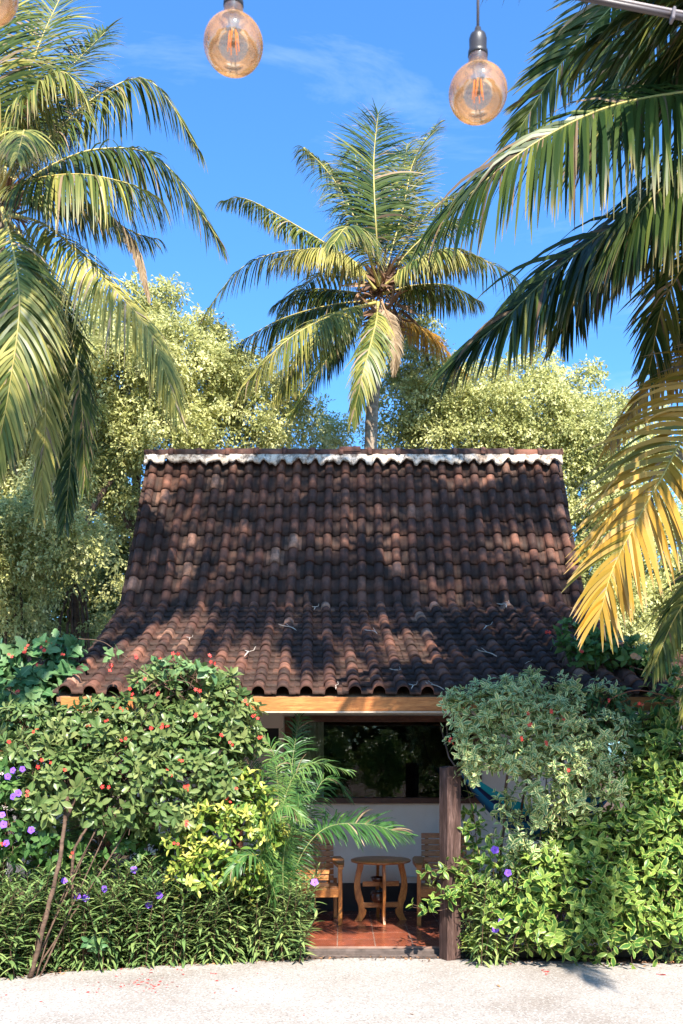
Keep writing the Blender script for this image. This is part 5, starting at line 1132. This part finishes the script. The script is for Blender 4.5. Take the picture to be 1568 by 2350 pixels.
# dry palm strips lying on the tiles
strip = None
def roof_z(y): return float(np.interp(y, [EY, BY], [EZ, BZ])) + .07
for i, (x, y, rot) in enumerate([(715, 1395, .3), (430, 1465, .4), (480, 1560, 1.2), (905, 1540, .6), (1025, 1572, .2), (1110, 1440, -.2), (1150, 1390, .3), (940, 1590, .1), (1210, 1520, -.6), (850, 1450, .9), (660, 1440, 1.6), (560, 1500, .1), (1000, 1600, 2.0), (760, 1590, .5), (1120, 1500, 1.8), (350, 1530, -.4)]):
    # walk down the roof until the picture height is met
    yy = np.linspace(EY, BY, 200); zz_ = np.array([roof_z(a) for a in yy]); pyx = HZ - (zz_ - CAMZ) / yy * FP; j = int(np.argmin(abs(pyx - y)))
    if strip is None:
        g = Geo(); n = 9; t = np.linspace(0, 1, n); cx_ = np.stack([.05 * np.sin(t * 3), t * .3 - .15, .02 * np.sin(t * 5) + .01], -1)
        g.tube(cx_, [.001] + [.006] * (n - 2) + [.001], 5); g.tube([cx_[3], cx_[3] + [.06, .03, .01], cx_[3] + [.08, .1, .03]], .003, 5)
        strip = g.build('dry_palm_strip', plain('bleached_fibre', (.5, .43, .36), .8)); o = strip
    else: o = strip.copy(); COL.objects.link(o)
    o.location = ((x - CX) / FP * yy[j], yy[j], zz_[j]); o.rotation_euler = (R(24), 0, rot); s = rng.uniform(.35, 1); o.scale = (s, s, s)
    tag(o, 'bleached dry palm strip lying on the lower roof tiles', 'palm strip', 'dry palm strips on the roof')

# ------------------------------------------------------------------ light, sky, camera
sun = bpy.data.lights.new('sun', 'SUN'); sun.energy = 5.0; sun.angle = R(.53); sun.color = (1, .93, .82)
so = bpy.data.objects.new('sun', sun); COL.objects.link(so); so.rotation_euler = Vector(SUN).to_track_quat('-Z', 'Y').to_euler(); so.location = (6, -8, 14)
w = bpy.data.worlds.new('World'); scene.world = w; w.use_nodes = True; nt = w.node_tree; nt.nodes.clear()
sky = nt.nodes.new('ShaderNodeTexSky'); sky.sky_type = 'NISHITA'; sky.sun_disc = False
sky.sun_elevation = math.asin(-SUN[2]); sky.sun_rotation = math.atan2(-SUN[0], -SUN[1]); sky.air_density = 1.0; sky.dust_density = 1.1; sky.ozone_density = 1.6; sky.altitude = 0
hs = N(nt, 'ShaderNodeHueSaturation', inp={'Saturation': 1.1, 'Value': 1.0, 'Hue': .5}); nt.links.new(sky.outputs[0], hs.inputs['Color'])
tc = nt.nodes.new('ShaderNodeTexCoord'); mp = nt.nodes.new('ShaderNodeMapping'); mp.inputs['Scale'].default_value = (1.2, 1.2, 4.5); mp.inputs['Rotation'].default_value = (0, .35, 0)
nt.links.new(tc.outputs['Generated'], mp.inputs[0]); cn = N(nt, 'ShaderNodeTexNoise', inp={'Scale': 2.6, 'Detail': 7.0, 'Roughness': .62, 'Distortion': .5}); nt.links.new(mp.outputs[0], cn.inputs['Vector'])
cl = ramp(nt, cn.outputs[0], [(.58, 0.0), (.85, .25)])
skc = mixc(nt, 1.0, hs.outputs[0], (.55, .96, 1.32), 'MULTIPLY')
ccol = mixc(nt, cl, skc, (5.5, 6.2, 7.2))
bg = nt.nodes.new('ShaderNodeBackground'); bg.inputs[1].default_value = .112; nt.links.new(ccol, bg.inputs[0])
wo = nt.nodes.new('ShaderNodeOutputWorld'); nt.links.new(bg.outputs[0], wo.inputs[0])
cam = bpy.data.cameras.new('camera'); co = bpy.data.objects.new('camera', cam); COL.objects.link(co); scene.camera = co
co.location = (0, 0, CAMZ); co.rotation_euler = (R(90), 0, 0)
cam.sensor_fit = 'VERTICAL'; cam.sensor_height = 36; cam.lens = 36 * FP / 2350; cam.shift_y = (HZ - 1175) / 2350; cam.clip_end = 2000; cam.clip_start = .05
cam.dof.use_dof = True; cam.dof.focus_distance = 10.5; cam.dof.aperture_fstop = 9
vs = scene.view_settings; vs.view_transform = 'Standard'; vs.look = 'None'; vs.gamma = 1; vs.exposure = 1.46
scene.cycles.max_bounces = 8; scene.cycles.transparent_max_bounces = 12; scene.cycles.use_denoising = True
